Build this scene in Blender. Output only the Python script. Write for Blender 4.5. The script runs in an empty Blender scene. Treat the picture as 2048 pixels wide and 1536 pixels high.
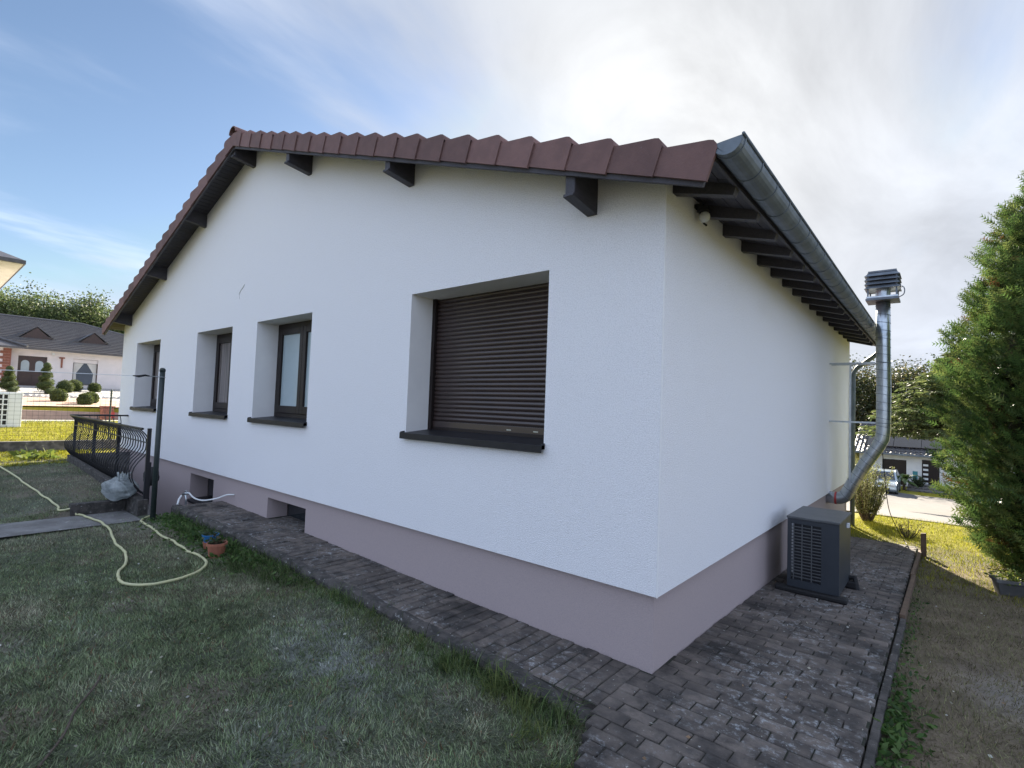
import bpy, bmesh, math, random
import numpy as np
from mathutils import Vector, Matrix
random.seed(7); RNG = np.random.default_rng(7)
R = math.radians
sc = bpy.context.scene
COL = sc.collection

# ------------------------------------------------------------------ camera
YAW, PITCH, ROLL, FPX = 0.69987, 0.04577, 0.03612, 1026.05
CAM = Vector((1.4211, -3.2226, 1.70))
fw = Vector((-math.sin(YAW)*math.cos(PITCH), math.cos(YAW)*math.cos(PITCH), math.sin(PITCH)))
rt = Vector((math.cos(YAW), math.sin(YAW), 0)); up = rt.cross(fw)
r2 = rt*math.cos(ROLL) + up*math.sin(ROLL); u2 = -rt*math.sin(ROLL) + up*math.cos(ROLL)
cd = bpy.data.cameras.new("camera"); cam = bpy.data.objects.new("camera", cd); COL.objects.link(cam)
cam.matrix_world = Matrix(((r2.x,u2.x,-fw.x,CAM.x),(r2.y,u2.y,-fw.y,CAM.y),(r2.z,u2.z,-fw.z,CAM.z),(0,0,0,1)))
cd.sensor_width = 36; cd.lens = FPX/2048*36; cd.clip_start = .05; cd.clip_end = 3000
sc.camera = cam

# ------------------------------------------------------------------ sun and sky
SUN_EL, SUN_AZ = R(27), R(25)            # azimuth measured from +Y towards -X
SDIR = Vector((-math.sin(SUN_AZ)*math.cos(SUN_EL), math.cos(SUN_AZ)*math.cos(SUN_EL), math.sin(SUN_EL)))
sl = bpy.data.lights.new("sun", 'SUN'); sl.energy = 5.0; sl.angle = R(0.55); sl.color = (1, .90, .74)
so = bpy.data.objects.new("sun", sl); COL.objects.link(so)
so.rotation_euler = SDIR.to_track_quat('Z', 'Y').to_euler()
so.location = (-20, 40, 25)

w = bpy.data.worlds.new("World"); sc.world = w; w.use_nodes = True
nt = w.node_tree; N = nt.nodes; L = nt.links; N.clear()
def wn(t, **k):
    n = N.new(t)
    for a, b in k.items(): setattr(n, a, b)
    return n
def wmath(op, a, b=None, c=None, clamp=False):
    n = N.new('ShaderNodeMath'); n.operation = op; n.use_clamp = clamp
    for i, v in enumerate((a, b, c)):
        if v is None: continue
        if isinstance(v, (int, float)): n.inputs[i].default_value = v
        else: L.new(v, n.inputs[i])
    return n.outputs[0]
sky = wn('ShaderNodeTexSky', sky_type='NISHITA', sun_disc=False, sun_elevation=SUN_EL, sun_rotation=-SUN_AZ,
         air_density=1.0, dust_density=0.5, ozone_density=1.6, altitude=200)
tc = wn('ShaderNodeTexCoord'); sep = wn('ShaderNodeSeparateXYZ'); L.new(tc.outputs['Generated'], sep.inputs[0])
dx, dy, dz = sep.outputs
zz = wmath('ADD', wmath('MAXIMUM', dz, 0.0), 0.16)
cx_ = wmath('DIVIDE', dx, zz); cy_ = wmath('DIVIDE', dy, zz)
cmb = wn('ShaderNodeCombineXYZ'); L.new(cx_, cmb.inputs[0]); L.new(cy_, cmb.inputs[1])
mp = wn('ShaderNodeMapping'); mp.inputs['Rotation'].default_value = (0, 0, R(-38)); mp.inputs['Scale'].default_value = (.95, .42, 1)
mp.inputs['Location'].default_value = (3.1, 1.7, 0)
L.new(cmb.outputs[0], mp.inputs[0])
nz = wn('ShaderNodeTexNoise'); nz.inputs['Scale'].default_value = 1.15; nz.inputs['Detail'].default_value = 7
nz.inputs['Roughness'].default_value = .52; nz.inputs['Distortion'].default_value = .55; L.new(mp.outputs[0], nz.inputs['Vector'])
nb = wn('ShaderNodeTexNoise'); nb.inputs['Scale'].default_value = .33; nb.inputs['Detail'].default_value = 2; L.new(mp.outputs[0], nb.inputs['Vector'])
dot = wn('ShaderNodeVectorMath', operation='DOT_PRODUCT'); L.new(tc.outputs['Generated'], dot.inputs[0]); dot.inputs[1].default_value = SDIR
dt = wmath('MAXIMUM', dot.outputs['Value'], 0.0)
# thin high cloud over most of the sky, with a clear reach low in the west
cov = wmath('ADD', wmath('MULTIPLY', wmath('SUBTRACT', nz.outputs['Fac'], .5), 3.6), wmath('MULTIPLY', wmath('SUBTRACT', nb.outputs['Fac'], .5), .7))
cov = wmath('ADD', wmath('ADD', cov, .86), wmath('MULTIPLY', wmath('POWER', dt, 2.5), .30))
clr = wn('ShaderNodeVectorMath', operation='DOT_PRODUCT'); L.new(tc.outputs['Generated'], clr.inputs[0]); clr.inputs[1].default_value = Vector((-.93, .22, .30)).normalized()
cov = wmath('SUBTRACT', cov, wmath('MULTIPLY', wmath('POWER', wmath('MAXIMUM', clr.outputs['Value'], 0.0), 2.4), .98))
mr = wn('ShaderNodeMapRange'); mr.inputs[1].default_value = -.05; mr.inputs[2].default_value = .80; mr.interpolation_type = 'SMOOTHSTEP'
L.new(cov, mr.inputs[0])
fac = wmath('MULTIPLY', mr.outputs[0], .98)
n2_ = wn('ShaderNodeTexNoise'); n2_.inputs['Scale'].default_value = 1.3; n2_.inputs['Detail'].default_value = 8; n2_.inputs['Roughness'].default_value = .58; n2_.inputs['Distortion'].default_value = 1.1; L.new(mp.outputs[0], n2_.inputs['Vector'])
glow = wmath('ADD', wmath('MULTIPLY', wmath('POWER', dt, 10.0), .10), wmath('MULTIPLY', wmath('POWER', dt, 34.0), wmath('MULTIPLY', n2_.outputs['Fac'], 3.4)))
cl = wmath('ADD', glow, wmath('MULTIPLY', wmath('ADD', 2.25, wmath('MULTIPLY', n2_.outputs['Fac'], 4.3)), wmath('SUBTRACT', 1.0, wmath('MULTIPLY', wmath('POWER', dt, 2.5), .42))))
ctn = wn('ShaderNodeMix', data_type='RGBA'); L.new(wmath('POWER', dt, 3.0), ctn.inputs[0]); ctn.inputs[6].default_value = (.80, .96, 1.30, 1); ctn.inputs[7].default_value = (.99, 1.0, 1.01, 1)
ccol = wn('ShaderNodeVectorMath', operation='SCALE'); L.new(ctn.outputs[2], ccol.inputs[0]); L.new(cl, ccol.inputs['Scale'])
skd = wn('ShaderNodeVectorMath', operation='SCALE'); skd.inputs['Scale'].default_value = .62; L.new(sky.outputs[0], skd.inputs[0])
mx = wn('ShaderNodeMix', data_type='RGBA'); L.new(fac, mx.inputs[0]); smn = wn('ShaderNodeVectorMath', operation='MINIMUM'); L.new(skd.outputs[0], smn.inputs[0]); smn.inputs[1].default_value = (2.6, 3.0, 3.6); L.new(smn.outputs[0], mx.inputs[6]); L.new(ccol.outputs[0], mx.inputs[7])
bg = wn('ShaderNodeBackground'); bg.inputs['Strength'].default_value = .06; L.new(mx.outputs[2], bg.inputs['Color'])
wo = wn('ShaderNodeOutputWorld'); L.new(bg.outputs[0], wo.inputs['Surface'])

vs = sc.view_settings; vs.view_transform = 'Standard'; vs.look = 'None'; vs.gamma = 1; vs.use_curve_mapping = False
vs.exposure = 2.15
sc.cycles.max_bounces = 8; sc.cycles.diffuse_bounces = 4; sc.cycles.transparent_max_bounces = 12
sc.cycles.use_denoising = True
sc.cycles.sample_clamp_indirect = 6

# ------------------------------------------------------------------ helpers
def link(o): COL.objects.link(o); return o
def node(name, label, cat, loc=(0,0,0), group=None, kind=None):
    o = bpy.data.objects.new(name, None); link(o); o.location = loc; o.empty_display_size = .2
    tag(o, label, cat, group, kind); return o
def tag(o, label=None, cat=None, group=None, kind=None):
    if label: o['label'] = label
    if cat: o['category'] = cat
    if group: o['group'] = group
    if kind: o['kind'] = kind
    return o
def attach(o, parent):
    # meshes are written in world coordinates; parents carry a translation only
    if parent is not None:
        o.parent = parent; o.matrix_parent_inverse = Matrix.Translation(parent.location).inverted()
    return o
class MB:
    def __init__(s): s.v = []; s.f = []
    def add(s, vs_, fs):
        b = len(s.v); s.v += [tuple(v) for v in vs_]; s.f += [tuple(i+b for i in f) for f in fs]; return s
    def quad(s, *p): return s.add(p, [tuple(range(len(p)))])
    def box(s, x0, x1, y0, y1, z0, z1):
        return s.add([(x0,y0,z0),(x1,y0,z0),(x1,y1,z0),(x0,y1,z0),(x0,y0,z1),(x1,y0,z1),(x1,y1,z1),(x0,y1,z1)],
                     [(0,3,2,1),(4,5,6,7),(0,1,5,4),(1,2,6,5),(2,3,7,6),(3,0,4,7)])
    def hexa(s, b, t):   # 4 bottom points, 4 top points
        return s.add(list(b)+list(t), [(0,3,2,1),(4,5,6,7),(0,1,5,4),(1,2,6,5),(2,3,7,6),(3,0,4,7)])
    def prism(s, poly, ax, a0, a1):
        # poly: 2D points in the two axes other than ax (in cyclic x,y,z order skipping ax)
        n = len(poly)
        def P(p, a):
            q = list(p); q.insert(ax, a); return tuple(q)
        vs_ = [P(p, a0) for p in poly] + [P(p, a1) for p in poly]
        fs = [tuple(range(n))[::-1], tuple(range(n, 2*n))] + [(i, (i+1) % n, n+(i+1) % n, n+i) for i in range(n)]
        return s.add(vs_, fs)
    def tube(s, pts, r, n=8, cap=True, closed=False):
        pts = [Vector(p) for p in pts]; m = len(pts); rr = r if isinstance(r, (list, tuple)) else [r]*m
        vs_ = []; prev = None
        for i, p in enumerate(pts):
            a = pts[max(i-1, 0)]; b = pts[min(i+1, m-1)]; t = (b-a).normalized()
            if prev is None:
                x = t.orthogonal().normalized()
            else:
                x = (prev - t*prev.dot(t)).normalized()
            prev = x; y = t.cross(x)
            for k in range(n):
                an = 2*math.pi*k/n; vs_.append(p + (x*math.cos(an) + y*math.sin(an))*rr[i])
        fs = [(i*n+k, i*n+(k+1) % n, (i+1)*n+(k+1) % n, (i+1)*n+k) for i in range(m-1) for k in range(n)]
        if cap: fs += [tuple(range(n))[::-1], tuple(range((m-1)*n, m*n))]
        return s.add(vs_, fs)
    def lathe(s, c, prof, n=16, cap=True):
        c = Vector(c); vs_ = [c + Vector((r*math.cos(2*math.pi*k/n), r*math.sin(2*math.pi*k/n), z)) for r, z in prof for k in range(n)]
        m = len(prof); fs = [(i*n+k, i*n+(k+1) % n, (i+1)*n+(k+1) % n, (i+1)*n+k) for i in range(m-1) for k in range(n)]
        if cap: fs += [tuple(range(n))[::-1], tuple(range((m-1)*n, m*n))]
        return s.add(vs_, fs)
    def sphere(s, c, r, nu=14, nv=9, f=None):
        c = Vector(c); vs_ = []
        rx, ry, rz = r if isinstance(r, (list, tuple)) else (r, r, r)
        for j in range(nv+1):
            th = math.pi*j/nv
            for i in range(nu):
                ph = 2*math.pi*i/nu; d = Vector((math.sin(th)*math.cos(ph), math.sin(th)*math.sin(ph), math.cos(th)))
                k = f(d) if f else 1
                vs_.append(c + Vector((d.x*rx, d.y*ry, d.z*rz))*k)
        fs = [(j*nu+i, (j+1)*nu+i, (j+1)*nu+(i+1) % nu, j*nu+(i+1) % nu) for j in range(nv) for i in range(nu)]
        return s.add(vs_, fs)
    def mesh(s, name, mat, smooth=False):
        me = bpy.data.meshes.new(name); me.from_pydata(s.v, [], s.f); me.update()
        if mat: me.materials.append(mat)
        if smooth: me.polygons.foreach_set('use_smooth', [True]*len(me.polygons))
        return me
    def build(s, name, mat, parent=None, smooth=False, bevel=0, kind=None):
        o = bpy.data.objects.new(name, s.mesh(name, mat, smooth)); link(o); attach(o, parent)
        if bevel:
            b = o.modifiers.new('bevel', 'BEVEL'); b.width = bevel; b.segments = 2; b.limit_method = 'ANGLE'
        if kind: o['kind'] = kind
        return o
def inst(me, name, loc, parent=None, rot=(0,0,0), scale=(1,1,1)):
    o = bpy.data.objects.new(name, me); link(o); o.location = loc; o.rotation_euler = rot; o.scale = scale
    if parent is not None:
        o.parent = parent; o.matrix_parent_inverse = Matrix.Translation(parent.location).inverted()
    return o
def npmesh(name, V, F, mat, col=None, parent=None, smooth=False):
    V = np.asarray(V, np.float32); F = np.asarray(F, np.int32); k = F.shape[1]
    me = bpy.data.meshes.new(name); me.vertices.add(len(V)); me.vertices.foreach_set('co', V.ravel())
    me.loops.add(F.size); me.loops.foreach_set('vertex_index', F.ravel())
    me.polygons.add(len(F)); me.polygons.foreach_set('loop_start', np.arange(0, F.size, k, dtype=np.int32))
    me.polygons.foreach_set('loop_total', np.full(len(F), k, np.int32))
    if smooth: me.polygons.foreach_set('use_smooth', np.ones(len(F), bool))
    me.update(calc_edges=True); me.validate()
    if col is not None:
        a = me.color_attributes.new('tint', 'FLOAT_COLOR', 'POINT')
        c = np.ones((len(V), 4), np.float32); c[:, :3] = col; a.data.foreach_set('color', c.ravel())
    me.materials.append(mat)
    o = bpy.data.objects.new(name, me); link(o); attach(o, parent); return o

# ---- numpy smooth noise
class VN:
    def __init__(s, seed, n=64): s.g = np.random.default_rng(seed).random((n, n)); s.n = n
    def __call__(s, x, y):
        x = np.asarray(x, float); y = np.asarray(y, float)
        xi = np.floor(x).astype(int); yi = np.floor(y).astype(int); fx = x-xi; fy = y-yi
        fx = fx*fx*(3-2*fx); fy = fy*fy*(3-2*fy); n = s.n
        a = s.g[xi % n, yi % n]; b = s.g[(xi+1) % n, yi % n]; c = s.g[xi % n, (yi+1) % n]; d = s.g[(xi+1) % n, (yi+1) % n]
        return (a*(1-fx)+b*fx)*(1-fy)+(c*(1-fx)+d*fx)*fy
vn1, vn2, vn3 = VN(1), VN(2), VN(3)
def fbm(x, y, v=vn1):
    return (v(x, y)*.5 + v(x*2.1+9, y*2.1+3)*.27 + v(x*4.3+1, y*4.3+7)*.15 + v(x*8.9, y*8.9)*.08)
def sstep(a, b, x):
    t = np.clip((np.asarray(x, float)-a)/(b-a), 0, 1); return t*t*(3-2*t)

# ------------------------------------------------------------------ materials
MATS = {}
def mat(name, c1, c2=None, scale=6, rough=.8, bump=0., bscale=60, bdist=.004, metal=0, spec=.5, stops=(.35, .65), detail=5,
        rnd=0., obj=False, tint=False, transl=0., c3=None, s3=3, st3=(.55, .7), hue=0., stretch=None, coat=0.):
    m = bpy.data.materials.new(name); m.use_nodes = True; t = m.node_tree; n = t.nodes; l = t.links
    b = n['Principled BSDF']; b.inputs['Roughness'].default_value = rough; b.inputs['Metallic'].default_value = metal
    b.inputs['Specular IOR Level'].default_value = spec; b.inputs['Coat Weight'].default_value = coat
    if obj:
        vec = n.new('ShaderNodeTexCoord').outputs['Object']
    else:
        vec = n.new('ShaderNodeNewGeometry').outputs['Position']
    if stretch:
        q = n.new('ShaderNodeMapping'); q.inputs['Scale'].default_value = stretch; l.new(vec, q.inputs[0]); vec = q.outputs[0]
    def noise(s, d=detail, ro=.6):
        x = n.new('ShaderNodeTexNoise'); x.inputs['Scale'].default_value = s; x.inputs['Detail'].default_value = d
        x.inputs['Roughness'].default_value = ro; l.new(vec, x.inputs['Vector']); return x.outputs['Fac']
    def rmp(f, a, b2):
        x = n.new('ShaderNodeMapRange'); x.inputs[1].default_value = a; x.inputs[2].default_value = b2; x.interpolation_type = 'SMOOTHSTEP'
        l.new(f, x.inputs[0]); return x.outputs[0]
    def mixc(f, a, b2):
        x = n.new('ShaderNodeMix'); x.data_type = 'RGBA'
        if hasattr(f, 'links'): l.new(f, x.inputs[0])
        else: x.inputs[0].default_value = f
        for i, v in ((6, a), (7, b2)):
            if hasattr(v, 'links'): l.new(v, x.inputs[i])
            else: x.inputs[i].default_value = (*v, 1)
        return x.outputs[2]
    col = None
    if tint:
        a = n.new('ShaderNodeAttribute'); a.attribute_name = 'tint'; col = a.outputs['Color']
    elif c2 is not None:
        col = mixc(rmp(noise(scale), *stops), c1, c2)
    if c3 is not None:
        col = mixc(rmp(noise(s3, 8, .68), *st3), col if col is not None else c1, c3)
    if rnd or hue:
        oi = n.new('ShaderNodeObjectInfo'); h = n.new('ShaderNodeHueSaturation')
        x = n.new('ShaderNodeMapRange'); x.inputs[3].default_value = 1-rnd; x.inputs[4].default_value = 1+rnd; l.new(oi.outputs['Random'], x.inputs[0])
        l.new(x.outputs[0], h.inputs['Value'])
        if col is None: h.inputs['Color'].default_value = (*c1, 1)
        else: l.new(col, h.inputs['Color'])
        col = h.outputs[0]
    if col is None: b.inputs['Base Color'].default_value = (*c1, 1)
    else: l.new(col, b.inputs['Base Color'])
    if bump:
        bp = n.new('ShaderNodeBump'); bp.inputs['Strength'].default_value = bump; bp.inputs['Distance'].default_value = bdist
        l.new(noise(bscale, 4, .6), bp.inputs['Height']); l.new(bp.outputs[0], b.inputs['Normal'])
    if transl:
        tr = n.new('ShaderNodeBsdfTranslucent'); ms = n.new('ShaderNodeMixShader'); ms.inputs[0].default_value = transl
        if col is None: tr.inputs['Color'].default_value = (*c1, 1)
        else: l.new(col, tr.inputs['Color'])
        l.new(b.outputs[0], ms.inputs[1]); l.new(tr.outputs[0], ms.inputs[2]); l.new(ms.outputs[0], n['Material Output'].inputs['Surface'])
    MATS[name] = m; return m
def glass(name, col=(.02, .025, .03), rough=.05):
    return mat(name, col, rough=rough, spec=.8)

m_stucco = mat('white_render', (.90, .895, .915), (.80, .797, .817), scale=120, rough=.92, bump=1.0, bscale=130, bdist=.008, spec=.2, stops=(.40, .60), c3=(.72, .718, .738), s3=75, st3=(.52, .68))  # darker speckle colours stand for shading of the render's grain
m_reveal = mat('smooth_render', (.82, .81, .80), (.78, .77, .765), scale=3, rough=.9, bump=.25, bscale=220, bdist=.002, spec=.2)
m_plinth = mat('mauve_render', (.43, .352, .345), (.39, .325, .32), scale=190, rough=.93, bump=.7, bscale=220, bdist=.004, spec=.2, stops=(.36, .64), c3=(.33, .285, .30), s3=160, st3=(.52, .68))
m_tile = mat('clay_tile', (.172, .096, .088), (.142, .080, .075), scale=9, rough=.8, bump=.35, bscale=70, rnd=.22, c3=(.22, .19, .18), s3=26, st3=(.67, .74))
m_wood = mat('dark_stained_wood', (.052, .048, .058), (.036, .034, .042), scale=14, rough=.6, bump=.3, bscale=50, rnd=.12, stretch=(6, 1, 6))  # base colour lifted and blued to carry lens flare haze
m_soff = mat('soffit_wood', (.056, .052, .062), (.040, .037, .046), scale=14, rough=.65, bump=.3, bscale=50, stretch=(6, 1, 6))  # same flare haze mixed into the soffit colour
m_zinc = mat('zinc', (.17, .20, .23), (.12, .145, .17), scale=5, rough=.55, metal=.35, bump=.15, bscale=25, detail=6)
m_galv = mat('galvanised_steel', (.56, .60, .62), (.42, .46, .49), scale=9, rough=.3, metal=.9, bump=.1, bscale=20)
m_frame = mat('dark_window_frame', (.017, .0115, .0105), rough=.45, spec=.3)
m_shut = mat('brown_shutter', (.050, .033, .029), (.042, .028, .025), scale=3, rough=.30, spec=.65, bump=.05, bscale=90)
m_sill = mat('anthracite_sill', (.012, .012, .015), (.017, .017, .02), scale=8, rough=.45, spec=.35)
m_glass = glass('dark_glass')
m_frost = mat('frosted_glass', (.42, .50, .53), (.36, .44, .47), scale=1.2, rough=.18, spec=.6)
m_curtain = mat('curtained_glass', (.22, .19, .18), (.12, .105, .10), scale=3, rough=.12, spec=.7, stretch=(8, 1, .2))
m_black = mat('black_rubber', (.008, .008, .009), rough=.65)
m_conc = mat('weathered_concrete', (.15, .14, .13), (.06, .057, .055), scale=7, rough=.95, bump=.8, bscale=45, bdist=.008, c3=(.30, .30, .29), s3=18, st3=(.60, .72))
m_slab = mat('path_concrete', (.19, .185, .18), (.12, .115, .11), scale=3, rough=.95, bump=.5, bscale=60, c3=(.30, .30, .295), s3=9, st3=(.57, .7))
def paver_mat():
    m = mat('paver_stone', (.135, .112, .096), (.070, .060, .054), scale=7, rough=.88, bump=.9, bscale=90, bdist=.005, rnd=.30, detail=7)
    t = m.node_tree; n = t.nodes; l = t.links; b = n['Principled BSDF']; src = b.inputs['Base Color'].links[0].from_socket
    pos = n.new('ShaderNodeNewGeometry').outputs['Position']
    def nz_(sc_, d, r_=.6, off=0):
        q = n.new('ShaderNodeMapping'); q.inputs['Location'].default_value = (off, off*.7, 0); l.new(pos, q.inputs[0])
        x = n.new('ShaderNodeTexNoise'); x.inputs['Scale'].default_value = sc_; x.inputs['Detail'].default_value = d; x.inputs['Roughness'].default_value = r_; l.new(q.outputs[0], x.inputs['Vector']); return x.outputs['Fac']
    def mm(op, a_, b_):
        x = n.new('ShaderNodeMath'); x.operation = op
        for i, v in enumerate((a_, b_)):
            if hasattr(v, 'links'): l.new(v, x.inputs[i])
            else: x.inputs[i].default_value = v
        return x.outputs[0]
    def ss(f, a_, b_):
        x = n.new('ShaderNodeMapRange'); x.interpolation_type = 'SMOOTHSTEP'; x.inputs[1].default_value = a_; x.inputs[2].default_value = b_; l.new(f, x.inputs[0]); return x.outputs[0]
    def mix(f, a_, c_):
        x = n.new('ShaderNodeMix'); x.data_type = 'RGBA'; l.new(f, x.inputs[0]); l.new(a_, x.inputs[6]); x.inputs[7].default_value = (*c_, 1); return x.outputs[2]
    grime = ss(nz_(2.3, 7, .68, 3), .46, .66); c = mix(mm('MULTIPLY', grime, .88), src, (.022, .020, .019))
    lich = mm('MULTIPLY', ss(nz_(1.5, 3, .5, 11), .42, .64), ss(nz_(19, 9, .78, 5), .50, .68)); c = mix(mm('MULTIPLY', lich, .85), c, (.40, .42, .43))
    spots = ss(nz_(38, 2, .5, 8), .70, .75); c = mix(mm('MULTIPLY', spots, .7), c, (.42, .42, .38))
    l.new(c, b.inputs['Base Color']); return m
m_paver = paver_mat()
m_kerb = mat('mossy_kerb', (.085, .075, .068), (.035, .033, .030), scale=11, rough=.97, bump=1.0, bscale=60, bdist=.012, c3=(.33, .33, .315), s3=24, st3=(.585, .69))
m_joint = mat('mossy_joint', (.030, .026, .021), (.018, .022, .012), scale=6, rough=1, bump=.8, bscale=80, c3=(.05, .05, .045), s3=12, st3=(.6, .7))
m_metalblk = mat('wrought_iron', (.013, .013, .016), rough=.45, spec=.5)
m_green_post = mat('green_coated_post', (.012, .022, .022), (.02, .03, .028), scale=20, rough=.45)
m_hose = mat('yellow_hose', (.52, .50, .27), (.44, .43, .25), scale=9, rough=.5, bump=.2, bscale=200, bdist=.002)
m_whiteplastic = mat('white_plastic', (.72, .74, .74), rough=.45)
m_pump = mat('anthracite_metal', (.032, .039, .049), (.027, .033, .042), scale=3, rough=.42, spec=.5)
m_pumptop = mat('grey_lid', (.095, .10, .105), (.075, .08, .085), scale=6, rough=.45, spec=.5, bump=.06, bscale=20)
m_fin = mat('cooling_fins', (.010, .011, .016), rough=.5)
m_red = mat('red_tape', (.42, .05, .04), rough=.5)
m_terra = mat('terracotta_pot', (.36, .135, .075), (.28, .10, .06), scale=9, rough=.8, bump=.2, bscale=60)
m_blue = mat('blue_pot', (.02, .14, .34), rough=.4)
m_soil = mat('soil', (.04, .028, .02), (.02, .014, .01), scale=20, rough=1, bump=.8, bscale=60)
m_bark = mat('bark', (.10, .075, .055), (.05, .038, .03), scale=20, rough=.95, bump=.8, bscale=30, stretch=(3, 3, .6))
m_leaf = mat('leaf', None or (.06, .09, .02), rough=.55, tint=True, transl=.42, spec=.3)
m_blade = mat('grass_blade', (.06, .09, .02), rough=.7, tint=True, transl=.4, spec=.12)
m_thuja = mat('thuja_spray', (.05, .09, .02), rough=.5, tint=True, transl=.30, spec=.35)
m_bag = mat('milky_plastic_film', (.68, .72, .72), (.48, .53, .54), scale=9, rough=.2, spec=.8, transl=.45, bump=1.0, bscale=34, bdist=.035, stretch=(.5, .6, 2.6))
m_pink = mat('pale_pink_render', (.76, .70, .68), (.70, .65, .63), scale=2, rough=.9, bump=.3, bscale=80)
m_pinkwall = mat('pink_garden_wall', (.34, .26, .23), (.28, .21, .19), scale=3, rough=.9)
m_whitewall = mat('white_wall', (.78, .78, .77), (.72, .72, .72), scale=2, rough=.9)
m_darkroof = mat('slate_grey_tile', (.075, .068, .068), (.05, .046, .048), scale=4, rough=.34, spec=.7, bump=.4, bscale=9, bdist=.03)
m_dtile = mat('dark_concrete_tile', (.085, .082, .085), (.06, .058, .06), scale=5, rough=.5)
m_solar = mat('solar_panel', (.012, .014, .022), rough=.12, spec=.6)
m_brick = mat('red_brick', (.30, .12, .08), (.22, .09, .065), scale=9, rough=.9, rnd=.2)
m_doorw = mat('brown_front_door', (.055, .028, .022), (.04, .022, .018), scale=5, rough=.4)
m_asph = mat('asphalt', (.115, .105, .10), (.085, .08, .078), scale=2, rough=.95, bump=.4, bscale=120)
m_drivep = mat('grey_paving', (.11, .105, .105), (.075, .072, .075), scale=8, rough=.9, bump=.4, bscale=40)
m_gravelw = mat('pale_gravel', (.46, .44, .41), (.24, .23, .22), scale=9, rough=.95, bump=.9, bscale=14, bdist=.06, stops=(.42, .58))
m_gravelp = mat('orange_gravel', (.48, .34, .26), (.38, .27, .21), scale=5, rough=.95, bump=.8, bscale=30, bdist=.03)
m_teal = mat('teal_fabric', (.03, .16, .17), rough=.7)
m_car = mat('silver_blue_paint', (.36, .43, .48), rough=.25, metal=.4, coat=.6)
m_tyre = mat('tyre', (.012, .012, .012), rough=.8)
m_lampglass = mat('lamp_glass', (.62, .64, .62), rough=.08, spec=.9)
m_cream = mat('cream_soffit', (.62, .60, .56), (.56, .54, .50), scale=2, rough=.85)
m_wire = mat('steel_wire', (.30, .32, .33), rough=.4, metal=.6)
m_fence = mat('green_wire', (.02, .035, .025), rough=.5)
m_ochre = mat('planed_timber', (.13, .085, .055), (.09, .06, .04), scale=12, rough=.85, bump=.4, bscale=40)
m_graypot = mat('grey_planter', (.12, .12, .12), (.085, .085, .085), scale=8, rough=.6)
m_stone = mat('white_stone', (.62, .61, .58), (.45, .44, .42), scale=3, rough=.9, rnd=.2)

# ------------------------------------------------------------------ ground level
def pave_strip_z(x): return np.interp(x, [-7.1, -4.5, -2.7, -1.4, 0], [.115, .09, .045, .015, 0])
def pave_side_z(y): return np.interp(y, [-3, 0, 1.35, 3.6, 7.5, 9], [0, 0, -.035, -.12, -.27, -.33])
def zg(x, y):
    x = np.asarray(x, float); y = np.asarray(y, float)
    front = np.full(np.broadcast(x, y).shape, -.045)
    # lawn a little humped along the kerb of the paved strip
    front = front + .03*sstep(-1.2, -.7, y)*sstep(-1.0, -3.0, x)
    terr = -.04 + .30*sstep(-7.8, -12.5, x) + .15*sstep(-2.1, -1.25, y)*sstep(-7.84, -7.88, x)*sstep(-13, -9, x)
    left = np.interp(x, [-400, -80, -60, -45, -38, -30.25, -30.15, -23, -22, -14.25, -14.15, -12.5], [6, 4, 2.4, 1.95, 1.5, .93, .32, .40, .66, .54, .33, .30])
    z = np.where(x < -12.5, left, np.where(x < -7.84, terr, front))
    right = np.interp(y, [-60, 0, 7.5, 9, 11.2, 14, 20, 28, 36, 42, 60, 400], [-.05, -.07, -.31, -.36, -.45, -.75, -1.5, -2.4, -3.05, -3.2, -3.3, -3.5])
    wgt = sstep(-6, -1.5, x)*sstep(-.5, .3, y)
    und = (fbm(x*.9, y*.9, vn2)-.5)*.05
    return z*(1-wgt) + right*wgt + und*np.where((x < -30) | (y > 11) , 0.3, 1)

def axis_lines(spec):
    out = []
    for a, b, s in spec:
        n = max(1, int(round((b-a)/s))); out += [a+(b-a)*i/n for i in range(n)]
    return out + [spec[-1][1]]
PIT = (-12.05, -7.08, -.86, .35)
gx = axis_lines([(-600, -120, 60), (-120, -60, 8), (-60, -32, 2), (-32, -30.25, .875), (-30.25, -30.15, .1), (-30.15, -14.25, .8), (-14.25, -14.15, .1),
                 (-14.15, -12.05, .3), (-12.05, -7.88, .139), (-7.88, -7.84, .04), (-7.84, -7.08, .076), (-7.08, -.02, .0706), (-.02, 4, .1), (4, 12, .8), (12, 60, 6), (60, 600, 60)])
gy = axis_lines([(-600, -60, 60), (-60, -8, 6), (-8, -3.4, .46), (-3.4, -.86, .0635), (-.86, .35, .0605), (.35, 8, .1), (8, 14, .25), (14, 60, 1.5), (60, 120, 6), (120, 700, 60)])
GX, GY = np.meshgrid(np.array(gx), np.array(gy), indexing='ij'); GZ = zg(GX, GY)
nx, ny = GX.shape
idx = np.arange(nx*ny).reshape(nx, ny)
F = np.stack([idx[:-1, :-1], idx[1:, :-1], idx[1:, 1:], idx[:-1, 1:]], -1).reshape(-1, 4)
CX = (GX[:-1, :-1]+GX[1:, 1:])/2; CY = (GY[:-1, :-1]+GY[1:, 1:])/2
hole = ((CX > PIT[0]) & (CX < PIT[1]) & (CY > PIT[2]) & (CY < PIT[3])).ravel()
hole |= ((CX > -12.9) & (CX < -.1) & (CY > .3) & (CY < 8.7)).ravel()
hole |= ((CX > -7.1) & (CX < -.15) & (CY > -.58) & (CY < .4)).ravel()
F = F[~hole]
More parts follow.
